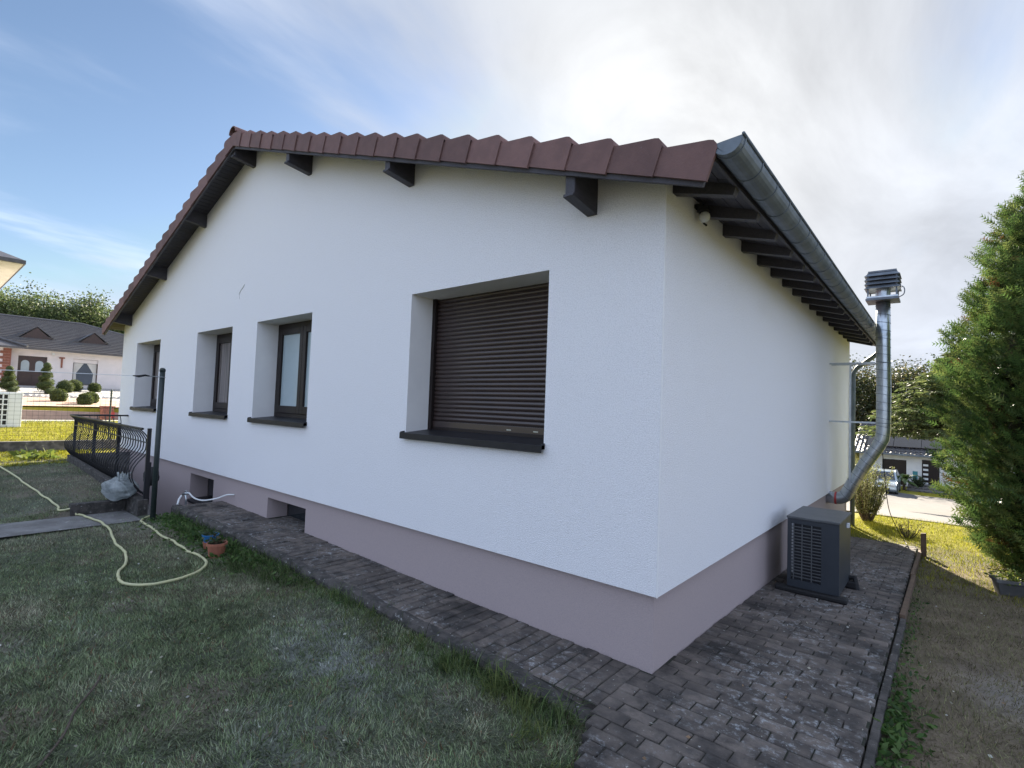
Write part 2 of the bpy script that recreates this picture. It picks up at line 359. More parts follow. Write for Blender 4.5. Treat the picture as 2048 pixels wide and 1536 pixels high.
def dust(x, y):      # pale plaster dust trodden into the lawn
    a = np.exp(-(((x+1.75)/.55)**2+((y+1.25)/.28)**2)) + .6*np.exp(-(((x+2.3)/.5)**2+((y+1.05)/.25)**2)) + .45*np.exp(-(((x+1.2)/.4)**2+((y+1.9)/.3)**2))
    a += .5*fbm(x*.9+5, y*.9, vn2)**2*(x < 0) + .9*np.exp(-(((x-1.75)/.25)**2+((y-1.75)/.45)**2)) + .4*np.exp(-(((x+6.6)/.4)**2+((y+1.1)/.3)**2))
    return np.clip(a*(.35+1.1*fbm(x*5, y*5, vn3)), 0, 1)
def ground_col(x, y):
    n1 = fbm(x*2.2, y*2.2, vn1); n2 = fbm(x*6+4, y*6, vn3)
    dry = np.clip((n1-.44)*4.2, 0, 1)[..., None]
    c = np.array([.085, .096, .062])*(1-dry) + np.array([.150, .130, .098])*dry
    # right-hand strip is mostly bare, dry ground
    bare = (sstep(1.0, 1.35, x)*sstep(8.6, 5.2, y)*sstep(3.6, 2.6, x)*.85)[..., None]
    c = c*(1-bare) + (np.array([.185, .145, .105])*(.45+1.1*fbm(x*4.2, y*4.2, vn2)[..., None]))*bare
    far = (sstep(-12.6, -13.2, x)+sstep(7, 8.5, y)).clip(0, 1)[..., None]
    c = c*(1-far) + np.array([.20, .18, .018])*far  # sunlit yellow painted into the soil beyond the house shadow
    d = (dust(x, y)*.38)[..., None]
    c = c*(1-d) + np.array([.36, .37, .37])*d
    return c*(.7+.6*n2[..., None])
gcol = ground_col(GX, GY).reshape(-1, 3)
m_ground = mat('lawn_soil', (.06, .06, .03), rough=1, tint=True, bump=1.0, bscale=45, bdist=.02, spec=.1)
ground = npmesh('ground', np.stack([GX, GY, GZ], -1).reshape(-1, 3), F, m_ground, gcol, smooth=True)
ground['kind'] = 'structure'

def sheet(name, x0, x1, y0, y1, m, off=.004, n=(12, 12), zf=None, kind='structure', smooth=True):
    xs = np.linspace(x0, x1, n[0]); ys = np.linspace(y0, y1, n[1]); A, B = np.meshgrid(xs, ys, indexing='ij')
    Z = (zf(A, B) if zf else zg(A, B)) + off; i = np.arange(A.size).reshape(A.shape)
    f = np.stack([i[:-1, :-1], i[1:, :-1], i[1:, 1:], i[:-1, 1:]], -1).reshape(-1, 4)
    o = npmesh(name, np.stack([A, B, Z], -1).reshape(-1, 3), f, m, smooth=smooth); o['kind'] = kind; return o

# stairwell pit beside the basement
mb = MB()
mb.quad((-12.05, -.86, .45), (-7.08, -.86, .12), (-7.08, -.86, -1.7), (-12.05, -.86, -1.7))
mb.quad((-12.05, -.86, .45), (-12.05, -.86, -1.7), (-12.05, .06, -1.7), (-12.05, .06, .45))
mb.quad((-12.05, -.86, -1.7), (-7.08, -.86, -1.7), (-7.08, .06, -1.7), (-12.05, .06, -1.7))
for k in range(8):
    mb.box(-7.08-.28*(k+1), -7.08-.28*k, -.86, .04, -1.7, -.14-.18*k)
mb.box(-7.085, -7.03, -.60, .02, -1.7, .10)
sw = mb.build('stairwell', m_conc); tag(sw, kind='structure')
# low wall in front of the railing, step beside the path, path slab
low = MB().box(-12.2, -7.30, -.98, -.855, -.3, .20)
low.v = [(x, y, (z if z < 0 else .20+.22*min(1, max(0, (-7.4-x)/4.8)))) for x, y, z in low.v]
lw = low.build('low_wall', m_kerb, bevel=.01); tag(lw, 'low concrete wall under the bellied iron railing', 'wall')
st = MB().box(-7.98, -7.84, -1.62, -.985, -.3, .135).build('kerb_step', m_kerb, bevel=.012); tag(st, kind='structure')
ps = sheet('path', -7.82, -6.98, -7, -1.0, m_slab, off=.02, n=(6, 30), zf=lambda x, y: zg(x*0-7.5, y)*.2-.035); 

# ------------------------------------------------------------------ paving
pav = MB()
xs = list(np.linspace(-7.04, -.02, 30))
for a, b in zip(xs[:-1], xs[1:]):
    za, zb = float(pave_strip_z(a))-.010, float(pave_strip_z(b))-.010
    pav.quad((a, -.53, za), (b, -.53, zb), (b, .40, zb), (a, .40, za))
ys = list(np.linspace(-3.3, 7.25, 46))
for a, b in zip(ys[:-1], ys[1:]):
    za, zb = float(pave_side_z(a))-.010, float(pave_side_z(b))-.010
    x0a = -.02 if a > -.55 else -.04+min(.36, (-.55-a)*.42); x0b = -.02 if b > -.55 else -.04+min(.36, (-.55-b)*.42)
    pav.quad((x0a, a, za), (1.10, a, za), (1.10, b, zb), (x0b, b, zb))
pavement = pav.build('pavement', m_joint); tag(pavement, kind='structure')
def paver_mesh(w, l, seed):
    r = random.Random(seed); h = .05; c = .007
    def j(): return r.uniform(-.002, .002)
    x, y = w/2, l/2; b = MB()
    bot = [(-x, -y, -h), (x, -y, -h), (x, y, -h), (-x, y, -h)]
    mid = [(-x+j(), -y+j(), -c), (x+j(), -y+j(), -c), (x+j(), y+j(), -c), (-x+j(), y+j(), -c)]
    top = [(-x+c+j(), -y+c+j(), 0), (x-c+j(), -y+c+j(), 0), (x-c+j(), y-c+j(), 0), (-x+c+j(), y-c+j(), 0)]
    b.v = bot+mid+top
    for i in range(4):
        k = (i+1) % 4; b.f += [(i, k, 4+k, 4+i), (4+i, 4+k, 8+k, 8+i)]
    b.f.append((8, 9, 10, 11)); return b
PV = []      # (x, y, z, along-x?, length factor)
def course(lo, hi, first):
    out = []; p = lo; ln = first
    while p < hi-.03:
        q = min(p+ln, hi)
        if q-p > .035: out.append(((p+q)/2, (q-p)))
        p = q+.007; ln = .198
    return out
for i in range(66):
    x = -6.99 + .105*i
    for (c, ln) in course(-.035, .52, .198 if i % 2 else .096):
        y = -c
        PV.append((x, y, float(pave_strip_z(x)), 0, ln/.198))
    if -5.52 < x < -4.60:
        for k in range(2): PV.append((x, .14+.205*k-(.05 if i % 2 else 0), float(pave_strip_z(x)), 0, 1))
for i in range(100):
    y = -3.18 + .105*i
    lo = -.112 if y < .02 else -.035
    if y < -.62: lo = -.10+min(.38, (-.62-y)*.42)
    if y > 7.2: continue
    for (c, ln) in course(lo, 1.10, .198 if i % 2 else .096): PV.append((c, y, float(pave_side_z(y)), 1, ln/.198))
variants = [paver_mesh(.098, .198, s) for s in range(4)]
vm = [v.mesh('paver', m_paver) for v in variants]
def in_view(p):
    d = Vector(p)-CAM; z = d.dot(fw)
    return z > .3 and abs(d.dot(r2)/z*FPX) < 1040 and abs(d.dot(u2)/z*FPX) < 790
PV.sort(key=lambda p: (0 if in_view(p[:3]) and not (.1 < p[0] < .72 and 2.9 < p[1] < 7) else 1, (Vector(p[:3])-CAM).length))
field = MB()
for q, (x, y, z, o, lf) in enumerate(PV):
    rz = random.gauss(0, .020) + (math.pi/2 if o else 0); tl = (random.gauss(0, .007), random.gauss(0, .007)); dzv = random.uniform(-.005, .004)
    if q < 296:
        inst(vm[q % 4], 'paver', (x, y, z+dzv), pavement, (tl[0], tl[1], rz), (1, lf, 1))
    else:
        me = Matrix.Translation((x, y, z+dzv)) @ Matrix.Rotation(rz, 4, 'Z') @ Matrix.Diagonal((1, lf, 1, 1)); b = variants[q % 4]
        field.add([me @ Vector(v) for v in b.v], b.f)
field.build('far_pavers', m_paver, pavement, kind='stuff')
# rough concrete kerb along the strip
rk = random.Random(3); kv = MB(); prev = None; rings = []
xs = np.linspace(-7.1, -.12, 110)
for x in xs:
    z = float(pave_strip_z(x)); yo = -.615 - .05*float(sstep(-1.6, -.2, x)) + (fbm(x*3, 0)-.5)*.05; yi = -.515+(fbm(x*4, 5)-.5)*.03
    zt = z+.002+(fbm(x*7, 2)-.5)*.026 - .05*float(sstep(-.75, -.15, x))
    rings.append([(x, yo-.006, -.25), (x, yo, zt-.03+rk.uniform(-.008, .008)), (x, yo+.02, zt+rk.uniform(-.006, .006)), (x, (yo+yi)/2, zt+.006+rk.uniform(-.005, .005)), (x, yi, zt), (x, yi+.004, -.25)])
for ring in rings: kv.v += ring
for i in range(len(rings)-1):
    for k in range(5): kv.f.append((i*6+k, i*6+k+1, i*6+k+7, i*6+k+6))
kv.f += [tuple(range(6)), tuple(range(len(kv.v)-6, len(kv.v)))[::-1]]
kerb = kv.build('kerb', m_kerb); tag(kerb, kind='structure')
# edging boards along the right side of the paving, with a stake
for k in range(-1, 4):
    y0 = -1.2+2.0*k; y1 = y0+1.98
    z0, z1 = float(pave_side_z(y0)), float(pave_side_z(y1)); h = -.004 if k < 2 else .022
    e = MB().hexa([(1.108, y0, z0-.2), (1.150, y0, z0-.2), (1.150+.008*k, y1, z1-.2), (1.108+.008*k, y1, z1-.2)],
                  [(1.108, y0, z0+h), (1.150, y0, z0+h), (1.150+.008*k, y1, z1+h), (1.108+.008*k, y1, z1+h)])
    e.build('edging_board', m_ochre if k > 1 else m_kerb, pavement, bevel=.006)
stake = MB().hexa([(1.16, 6.62, -.4), (1.23, 6.62, -.4), (1.23, 6.69, -.4), (1.16, 6.69, -.4)], [(1.16, 6.62, .055), (1.225, 6.62, .065), (1.225, 6.685, .06), (1.16, 6.69, .05)]).build('wooden_stake', m_ochre, bevel=.006)
tag(stake, 'short square timber stake at the far end of the brick path', 'stake')

# ------------------------------------------------------------------ house
W, DEP = 13.01, 8.84
SL = .337; TH = math.atan(SL); RX, RZ = -6.42, 5.545      # roof slope, ridge
def ztop(x): return RZ - SL*abs(x-RX)
house = node('house', 'white rendered bungalow with mauve plinth and brown tiled gable roof', 'house', (-6.5, 4.4, 0))
ZP, ZS, ZL = .502, 1.403, 2.792
WINS = [(-11.92, -10.36), (-8.41, -6.95), (-6.10, -4.57), (-2.64, -.95)]
DEPTH = .31
def face_with_holes(mb, x0, x1, z0, z1, holes, y, top=None):
    xs = sorted({x0, x1, *[h[0] for h in holes], *[h[1] for h in holes]}); zs = sorted({z0, z1, *[h[2] for h in holes], *[h[3] for h in holes]})
    for a, b in zip(xs[:-1], xs[1:]):
        for c, d in zip(zs[:-1], zs[1:]):
            mx_, mz_ = (a+b)/2, (c+d)/2
            if any(h[0] < mx_ < h[1] and h[2] < mz_ < h[3] for h in holes): continue
            mb.quad((a, y, c), (b, y, c), (b, y, d), (a, y, d))
mb = MB(); holes = [(a, b, ZS, ZL) for a, b in WINS]
face_with_holes(mb, -W, 0, ZP, 3.2, holes, 0)
mb.quad((-W, 0, 3.2), (0, 0, 3.2), (0, 0, ztop(0)-.05), (RX, 0, RZ-.05), (-W, 0, ztop(-W)-.05))
mb.quad((0, 0, ZP), (0, DEP, ZP), (0, DEP, ztop(0)-.05), (0, 0, ztop(0)-.05))
mb.quad((-W, DEP, ZP), (-W, 0, ZP), (-W, 0, ztop(-W)-.05), (-W, DEP, ztop(-W)-.05))
mb.quad((0, DEP, ZP), (-W, DEP, ZP), (-W, DEP, ztop(-W)-.05), (RX, DEP, RZ-.05), (0, DEP, ztop(0)-.05))
mb.quad((-W, 0, ZP), (-W+.04, .04, ZP), (-.04, .04, ZP), (0, 0, ZP)); mb.quad((0, 0, ZP), (-.04, .04, ZP), (-.04, DEP, ZP), (0, DEP, ZP))
mb.build('wall', m_stucco, house)
# corner bead, slightly proud
MB().box(-.006, .0025, -.0025, .006, ZP-.001, 3.33).build('corner_bead', m_reveal, house)
BW = [(-8.43, -7.42, -.07, .385), (-5.56, -4.55, .02, .372)]
mb = MB(); face_with_holes(mb, -W+.04, -.04, -1.7, ZP+.02, BW, .04)
mb.quad((-.04, .04, -.6), (-.04, DEP, -.6), (-.04, DEP, ZP+.02), (-.04, .04, ZP+.02))
mb.quad((-W+.04, DEP, -.6), (-W+.04, .04, -.6), (-W+.04, .04, ZP+.02), (-W+.04, DEP, ZP+.02))
mb.quad((-.04, DEP-.02, -.6), (-W+.04, DEP-.02, -.6), (-W+.04, DEP-.02, ZP+.02), (-.04, DEP-.02, ZP+.02))
for a, b, c, d in BW:
    mb.quad((a, .04, c), (a, .04, d), (a, .33, d), (a, .33, c)); mb.quad((b, .33, c), (b, .33, d), (b, .04, d), (b, .04, c))
    mb.quad((a, .04, d), (b, .04, d), (b, .33, d), (a, .33, d))
mb.build('plinth', m_plinth, house)
for (a, b, c, d), a2 in zip(BW, (-8.43, -5.56)):
    f = MB().box(a2, b, .32, .36, c, d).build('basement_window', m_frame, house)
    g = MB().box(a2+.05, b-.05, .312, .319, c+.05, d-.05).build('pane', m_glass, f)
MB().hexa([(-8.46, -.005, -.085), (-7.40, -.005, -.085), (-7.42, .31, -.085), (-8.43, .31, -.085)], [(-8.46, -.005, -.055), (-7.40, -.005, -.055), (-7.42, .31, -.03), (-8.43, .31, -.03)]).build('basement_sill', m_sill, house)
# windows
def reveal(a, b):
    m_ = MB(); e = .002
    m_.quad((a, 0, ZS), (a, 0, ZL), (a, DEPTH+.02, ZL), (a, DEPTH+.02, ZS)); m_.quad((b, DEPTH+.02, ZS), (b, DEPTH+.02, ZL), (b, 0, ZL), (b, 0, ZS))
    m_.quad((a, 0, ZL), (b, 0, ZL), (b, DEPTH+.02, ZL), (a, DEPTH+.02, ZL)); m_.quad((a, DEPTH+.02, ZS), (b, DEPTH+.02, ZS), (b, 0, ZS), (a, 0, ZS)); return m_
def sill(a, b, parent):
    s = MB(); y0 = -.045
    s.hexa([(a-.035, y0, ZS-.02), (b+.012, y0, ZS-.02), (b+.012, DEPTH, ZS+.002), (a-.035, DEPTH, ZS+.002)], [(a-.035, y0, ZS+.012), (b+.012, y0, ZS+.012), (b+.012, DEPTH, ZS+.045), (a-.035, DEPTH, ZS+.045)])
    s.box(a-.036, b+.013, y0-.004, y0+.004, ZS-.045, ZS+.014)
    for xx in (a-.036, b-.008):
        s.hexa([(xx, y0, ZS-.02), (xx+.02, y0, ZS-.02), (xx+.02, DEPTH, ZS), (xx, DEPTH, ZS)], [(xx, y0+.002, ZS+.022), (xx+.02, y0+.002, ZS+.022), (xx+.02, DEPTH, ZS+.075), (xx, DEPTH, ZS+.075)])
    return s.build('sill', m_sill, parent, bevel=.002)
for k, (a, b) in enumerate(WINS):
    wd = reveal(a, b).build('window', m_reveal, house)
    sill(a, b, wd)
    y = DEPTH; z0, z1 = ZS+.03, ZL
    if k == 3:
        fr = MB(); fr.box(a+.001, a+.045, y-.035, y+.03, z0, z1); fr.box(b-.045, b-.001, y-.035, y+.03, z0, z1); fr.box(a, b, y+.012, y+.05, z0-.02, z0+.14); fr.box(a+.045, b-.045, y-.01, y+.012, z0-.02, z0+.045)
        fr.build('frame', m_frame, wd, bevel=.003)
        sh = MB().box(a+.03, b-.03, y+.022, y+.04, z0+.05, z1).build('roller_shutter', m_black, house)
        n = 29; zb = z0+.105; pitch = (z1-zb)/n; prof = []
        for i in range(7):
            t = i/6; prof.append((-.5+t, math.sin(t*math.pi)**.8))
        sm = MB(); pts = [(y+.021, -pitch*.47)] + [(y+.014-.010*c, q*pitch*.94) for q, c in prof] + [(y+.021, pitch*.47)]
        sm.prism(pts, 0, a+.040, b-.040); sme = sm.mesh('slat', m_shut)
        me_s = sme.polygons; 
        for i in range(n):
            o_ = inst(sme, 'slat', (0, 0, zb+pitch*(i+.5)), sh)
        br = MB().box(a+.04, b-.04, y-.004, y+.02, zb-.065, zb-.004); br.build('bottom_rail', m_shut, sh, bevel=.004)
        for xx in (a+.62*(b-a), a+.80*(b-a)): MB().box(xx, xx+.05, y-.008, y-.003, zb-.045, zb-.036).build('rail_slot', m_galv, sh)
    else:
        fr = MB()
        for xa, xb, zc, zd in ((a, a+.07, z0, z1), (b-.07, b, z0, z1), (a+.07, b-.07, z1-.07, z1), (a+.07, b-.07, z0-.02, z0+.07)): fr.box(xa+.001, xb-.001, y, y+.06, zc, zd)
        fr.build('frame', m_frame, wd, bevel=.004)
        xm = (a+b)/2
        for xa, xb in ((a+.072, xm-.002), (xm+.002, b-.072)):
            sa = MB()
            for q0, q1, zc, zd in ((xa, xa+.085, z0+.072, z1-.072), (xb-.085, xb, z0+.072, z1-.072), (xa+.085, xb-.085, z1-.16, z1-.072), (xa+.085, xb-.085, z0+.072, z0+.175)): sa.box(q0, q1, y-.018, y+.05, zc, zd)
            sa.build('sash', m_frame, wd, bevel=.005)
            MB().box(xa+.08, xb-.08, y+.012, y+.022, z0+.17, z1-.155).build('pane', (m_curtain, m_curtain, m_frost)[k], wd)
# repaired scratch in the render
MB().tube([(-6.76, -.003, 3.20), (-6.78, -.004, 3.27), (-6.72, -.004, 3.33), (-6.64, -.004, 3.37), (-6.60, -.003, 3.40)], .006, 5).build('plaster_scar', m_whitewall, house)

# roof
roof = MB(); cs, sn = math.cos(TH), math.sin(TH)
Y0, Y1 = -.31, DEP+.34; XE = .46; XL = 2*RX-XE
for s in (1, -1):
    def P(dxx, n, y): return (RX + s*(dxx*cs + n*sn), y, RZ - dxx*sn + n*cs)
    Ls = (XE-RX)/cs
    roof.hexa([P(0, -.055, Y0), P(Ls, -.055, Y0), P(Ls, -.055, Y1), P(0, -.055, Y1)], [P(0, -.035, Y0), P(Ls, -.035, Y0), P(Ls, -.035, Y1), P(0, -.035, Y1)])
roofo = roof.build('roof', m_soff, house)
tf = MB()
for s in (1, -1):
    def P(dxx, n, y): return (RX + s*(dxx*cs + n*sn), y, RZ - dxx*sn + n*cs)
    for i in range(21):
        d0, d1 = i*.347+.01, i*.347+.36
        ny_ = 30
        for k in range(ny_):
            ya = -.10 + (Y1+.10)*k/ny_; yb = -.10 + (Y1+.10)*(k+1)/ny_; ym = (ya+yb)/2
            tf.quad(P(d0, -.03, ya), P(d1, .005, ya), P(d1, .03, ym), P(d0, -.005, ym)); tf.quad(P(d0, -.005, ym), P(d1, .03, ym), P(d1, .005, yb), P(d0, -.03, yb))
            tf.quad(P(d1, .005, ya), P(d1, -.03, ya), P(d1, -.03, yb), P(d1, .005, yb), P(d1, .03, ym))
tf.build('tile_field', m_tile, roofo, kind='stuff')
def verge_tile(s):
    # local: origin at the tile's upper edge on the roof line, x downhill for s=1
    b = MB()
    def Q(d, n, y): return (s*(d*cs+n*sn), y, -d*sn+n*cs)
    top = [(0, -.040), (.10, -.022), (.20, -.004), (.285, .012), (.315, .012), (.338, -.004), (.352, -.030)]
    yo = lambda d: -.350 - .014*(d/.35)
    n = len(top)
    for i in range(n-1):
        (d0, n0), (d1, n1) = top[i], top[i+1]
        b.quad(Q(d0, n0, yo(d0)), Q(d1, n1, yo(d1)), Q(d1, n1-.004, -.08), Q(d0, n0-.004, -.08))
        e0, e1 = -.205-.01*d0/.35, -.205-.01*d1/.35
        b.quad(Q(d0, n0, yo(d0)), Q(d0, e0, yo(d0)), Q(d1, e1, yo(d1)), Q(d1, n1, yo(d1)))
        b.quad(Q(d0, e0, yo(d0)), Q(d0, e0, yo(d0)+.022), Q(d1, e1, yo(d1)+.022), Q(d1, e1, yo(d1)))
        b.quad(Q(d0, e0, yo(d0)+.022), Q(d0, n0-.03, yo(d0)+.022), Q(d1, n1-.03, yo(d1)+.022), Q(d1, e1, yo(d1)+.022))
    b.quad(Q(.352, -.030, yo(.352)), Q(.352, -.215, yo(.352)), Q(.352, -.215, yo(.352)+.022), Q(.352, -.030, yo(.352)+.022))
    b.quad(Q(.352, -.030, yo(.352)), Q(.352, -.055, yo(.352)), Q(.352, -.055, -.08), Q(.352, -.034, -.08))
    b.quad(Q(0, -.04, yo(0)), Q(0, -.205, yo(0)), Q(0, -.205, yo(0)+.022), Q(0, -.04, yo(0)+.022))
    return b.mesh('verge_tile', m_tile)
for s in (1, -1):
    vt = verge_tile(s)
    for k in range(21):
        d = (XE-RX)/cs - .347*(k+1)
        inst(vt, 'verge_tile', (RX+s*d*cs, random.uniform(-.003, .003), RZ-d*sn+random.uniform(-.003, .003)), roofo, (0, random.uniform(-.006, .006), 0))
rc = MB(); n = 8
prof = [(.12*math.cos(math.pi*i/n), .095*math.sin(math.pi*i/n)-.055) for i in range(n+1)]; prof += [(x*.85, z-.012) for x, z in prof[::-1]]
rcm = MB().prism([(x, z) for x, z in prof], 1, 0, .40).mesh('ridge_tile', m_tile)
for k in range(24): inst(rcm, 'ridge_tile', (RX, -.375+.39*k, RZ+.02+.012*(k % 2)), roofo, (R(1.2), 0, 0))
# barge boards and soffit boards
for s in (1, -1):
    def P(dxx, n, y): return (RX + s*(dxx*cs + n*sn), y, RZ - dxx*sn + n*cs)
    Ls = (XE-RX)/cs - .02
    MB().hexa([P(0, -.238, -.335), P(Ls, -.238, -.335), P(Ls, -.238, -.311), P(0, -.238, -.311)], [P(0, -.06, -.335), P(Ls, -.06, -.335), P(Ls, -.06, -.311), P(0, -.06, -.311)]).build('barge_board', m_wood if s < 0 else m_soff, house)
    sb = MB(); nb_ = int(Ls/.095)
    for i in range(nb_):
        d0 = i*Ls/nb_+.004; d1 = (i+1)*Ls/nb_-.004
        sb.hexa([P(d0, -.072, -.308), P(d1, -.072, -.308), P(d1, -.072, .03), P(d0, -.072, .03)], [P(d0, -.0565, -.308), P(d1, -.0565, -.308), P(d1, -.0565, .03), P(d0, -.0565, .03)])
    sb.build('soffit_boards', m_soff, house, kind='stuff')
sb = MB()
def PR(dxx, n, y): return (RX + (dxx*cs + n*sn), y, RZ - dxx*sn + n*cs)
d_w = (0-RX)/cs
for i in range(5):
    d0 = d_w-.03+i*.098; d1 = d0+.092
    sb.hexa([PR(d0, -.071, .04), PR(d1, -.071, .04), PR(d1, -.071, Y1), PR(d0, -.071, Y1)], [PR(d0, -.0565, .04), PR(d1, -.0565, .04), PR(d1, -.0565, Y1), PR(d0, -.0565, Y1)])
sb.build('eave_boards', m_soff, house, kind='stuff')
# purlins: right edge x, underside z
for xr, zb in ((-.53, 3.15), (-2.68, 3.92), (-4.77, 4.60), (-6.46, 5.17), (-8.30, 4.62), (-10.24, 3.96), (-12.43, 3.22)):
    zt = max(ztop(xr), ztop(xr-.08))-.06; c = .03
    zt0, zt1 = ztop(xr-.08)-.07, ztop(xr)-.07
    b = MB(); fy = -.308
    b.hexa([(xr-.08, fy, zb+.03), (xr, fy, zb+.03), (xr, .05, zb), (xr-.08, .05, zb)], [(xr-.08, fy, zt0), (xr, fy, zt1), (xr, .05, zt1), (xr-.08, .05, zt0)])
    p_ = b.build('purlin', m_wood, house, bevel=.006)
    MB().hexa([(xr-.083, fy-.022, zb+.028), (xr+.003, fy-.022, zb+.028), (xr+.003, .0, zb-.010), (xr-.083, .0, zb-.010)], [(xr-.083, fy-.016, zb+.052), (xr+.003, fy-.016, zb+.052), (xr+.003, .0, zb-.0005), (xr-.083, .0, zb-.0005)]).build('drip_strip', m_wood, p_, bevel=.004)
# rafters along the side eave
raf = MB()
raf.hexa([(-.02, -.036, -.165), (.40, -.036, -.165-.40*SL+.02), (.40, .036, -.165-.40*SL+.02), (-.02, .036, -.165)], [(-.02, -.036, -.071+.02*SL), (.42, -.036, -.071-.42*SL), (.42, .036, -.071-.42*SL), (-.02, .036, -.071+.02*SL)])
rm_ = raf.mesh('rafter', m_wood)
for k in range(17): inst(rm_, 'rafter', (0, .14+.521*k, ztop(0)), house)
# fascia behind the gutter
MB().box(.405, .425, -.305, Y1, 3.15, 3.20).build('fascia', m_wood, house)
# gutter
gc = Vector((.505, 0, 3.225)); gr = .083
def half(r, a0=180, a1=364, n=12): return [(gc.x+r*math.cos(R(a0+(a1-a0)*i/n)), gc.z+r*math.sin(R(a0+(a1-a0)*i/n))) for i in range(n+1)]
prof = half(gr) + half(gr-.004)[::-1]
g = MB().prism(prof, 1, -.36, Y1+.03); gut = g.build('gutter', m_zinc, house, smooth=False)
MB().tube([(gc.x+gr+.004, -.362, gc.z+.012), (gc.x+gr+.004, Y1+.03, gc.z+.012)], .009, 8).build('rim_bead', m_zinc, gut, smooth=True)
for yy in (-.36, Y1+.03): MB().prism(half(gr-.001)+[(gc.x+gr, gc.z+.006), (gc.x-gr, gc.z-.006)], 1, yy-.003, yy+.003).build('end_cap', m_zinc, gut)
bk = MB().prism(half(gr+.005)+half(gr-.0015)[::-1], 1, -.007, .007); bkm = bk.mesh('gutter_clip', m_zinc)
for k in range(27): inst(bkm, 'gutter_clip', (0, -.31+.355*k, 0), gut)
MB().tube([(.50, 8.86, 3.15), (.49, 8.86, 3.04), (.40, 8.86, 2.95), (.12, 8.86, 2.72), (.065, 8.86, 2.62), (.065, 8.80, 2.4), (.065, 8.78, -.4)], .042, 10).build('downpipe', m_zinc, house, smooth=True)
# lamp under the side eave
lp = MB(); lp.lathe((.055, .54, 3.24), [(.045, 0), (.045, -.03), (.03, -.04)], 12); lo = lp.build('eave_lamp', m_black, house)
MB().sphere((.065, .54, 3.165), .042, 12, 8).build('lamp_globe', m_lampglass, lo, smooth=True)
MB().tube([(.02, .56, 3.2), (.05, .57, 3.13), (.075, .555, 3.105)], .008, 6).build('lamp_guard', m_black, lo)
MB().box(0, .06, .50, .58, 3.235, 3.262).build('lamp_bracket', m_black, lo)
# ------------------------------------------------------------------ heat pump beside the wall
hx0, hx1, hy0, hy1, hz0, hz1 = .175, .635, 2.80, 3.60, -.035, .668
hp = node('heat_pump', 'anthracite heat pump unit standing on the brick path', 'heat pump', ((hx0+hx1)/2, 3.2, -.1))
cab = MB()
gx0, gx1, gz0, gz1 = hx0+.035, hx1-.155, hz0+.075, hz1-.06
face_with_holes(cab, hx0, hx1, hz0, hz1-.012, [(gx0, gx1, gz0, gz1)], hy0)
cab.quad((hx1, hy0, hz0), (hx1, hy1, hz0), (hx1, hy1, hz1-.012), (hx1, hy0, hz1-.012)); cab.quad((hx0, hy1, hz0), (hx0, hy0, hz0), (hx0, hy0, hz1-.012), (hx0, hy1, hz1-.012))
cab.quad((hx1, hy1, hz0), (hx0, hy1, hz0), (hx0, hy1, hz1-.012), (hx1, hy1, hz1-.012)); cab.quad((hx0, hy0, hz0), (hx0, hy1, hz0), (hx1, hy1, hz0), (hx1, hy0, hz0))
for (a, b) in (((gx0, gz0), (gx0, gz1)), ((gx0, gz1), (gx1, gz1)), ((gx1, gz1), (gx1, gz0)), ((gx1, gz0), (gx0, gz0))):
    cab.quad((a[0], hy0, a[1]), (b[0], hy0, b[1]), (b[0], hy0+.03, b[1]), (a[0], hy0+.03, a[1]))
cab.build('cabinet', m_pump, hp)
MB().box(hx0-.008, hx1+.008, hy0-.010, hy1+.008, hz1-.0125, hz1+.012).build('lid', m_pumptop, hp, bevel=.006)
MB().quad((gx0, hy0+.029, gz0), (gx1, hy0+.029, gz0), (gx1, hy0+.029, gz1), (gx0, hy0+.029, gz1)).build('fins', m_fin, hp)
MB().box(gx0+.002, gx0+.022, hy0+.012, hy0+.026, gz0+.06, gz1-.004).build('coil_edge', m_galv, hp)
nb_ = 18; bm_ = MB().box(gx0, gx1, -.004, .004, -.0045, .0045).mesh('grille_bar', m_pumptop)
for i in range(1, nb_): inst(bm_, 'grille_bar', (0, hy0+.003, gz0+(gz1-gz0)*i/nb_), hp)
bm2 = MB().box(-.0045, .0045, -.004, .004, gz0, gz1).mesh('grille_upright', m_pumptop)
for t in (.09, .37, .69): inst(bm2, 'grille_upright', (gx0+(gx1-gx0)*t, hy0-.001, 0), hp)
MB().box(hx1, hx1+.02, 3.30, 3.36, .555, .60).build('handle', m_whiteplastic, hp)
for yy, xa, xb in ((2.74, .07, .71), (3.46, .10, .71)):
    zf = float(pave_side_z(yy)); MB().box(xa, xb, yy, yy+.11, zf-.002, hz0-.001).build('foot', m_black, hp, bevel=.015)
MB().tube([(hx1-.05, 3.52, -.02), (hx1+.05, 3.5, .0), (hx1+.07, 3.5, -.12)], .03, 8).build('pipe_elbow', m_black, hp)

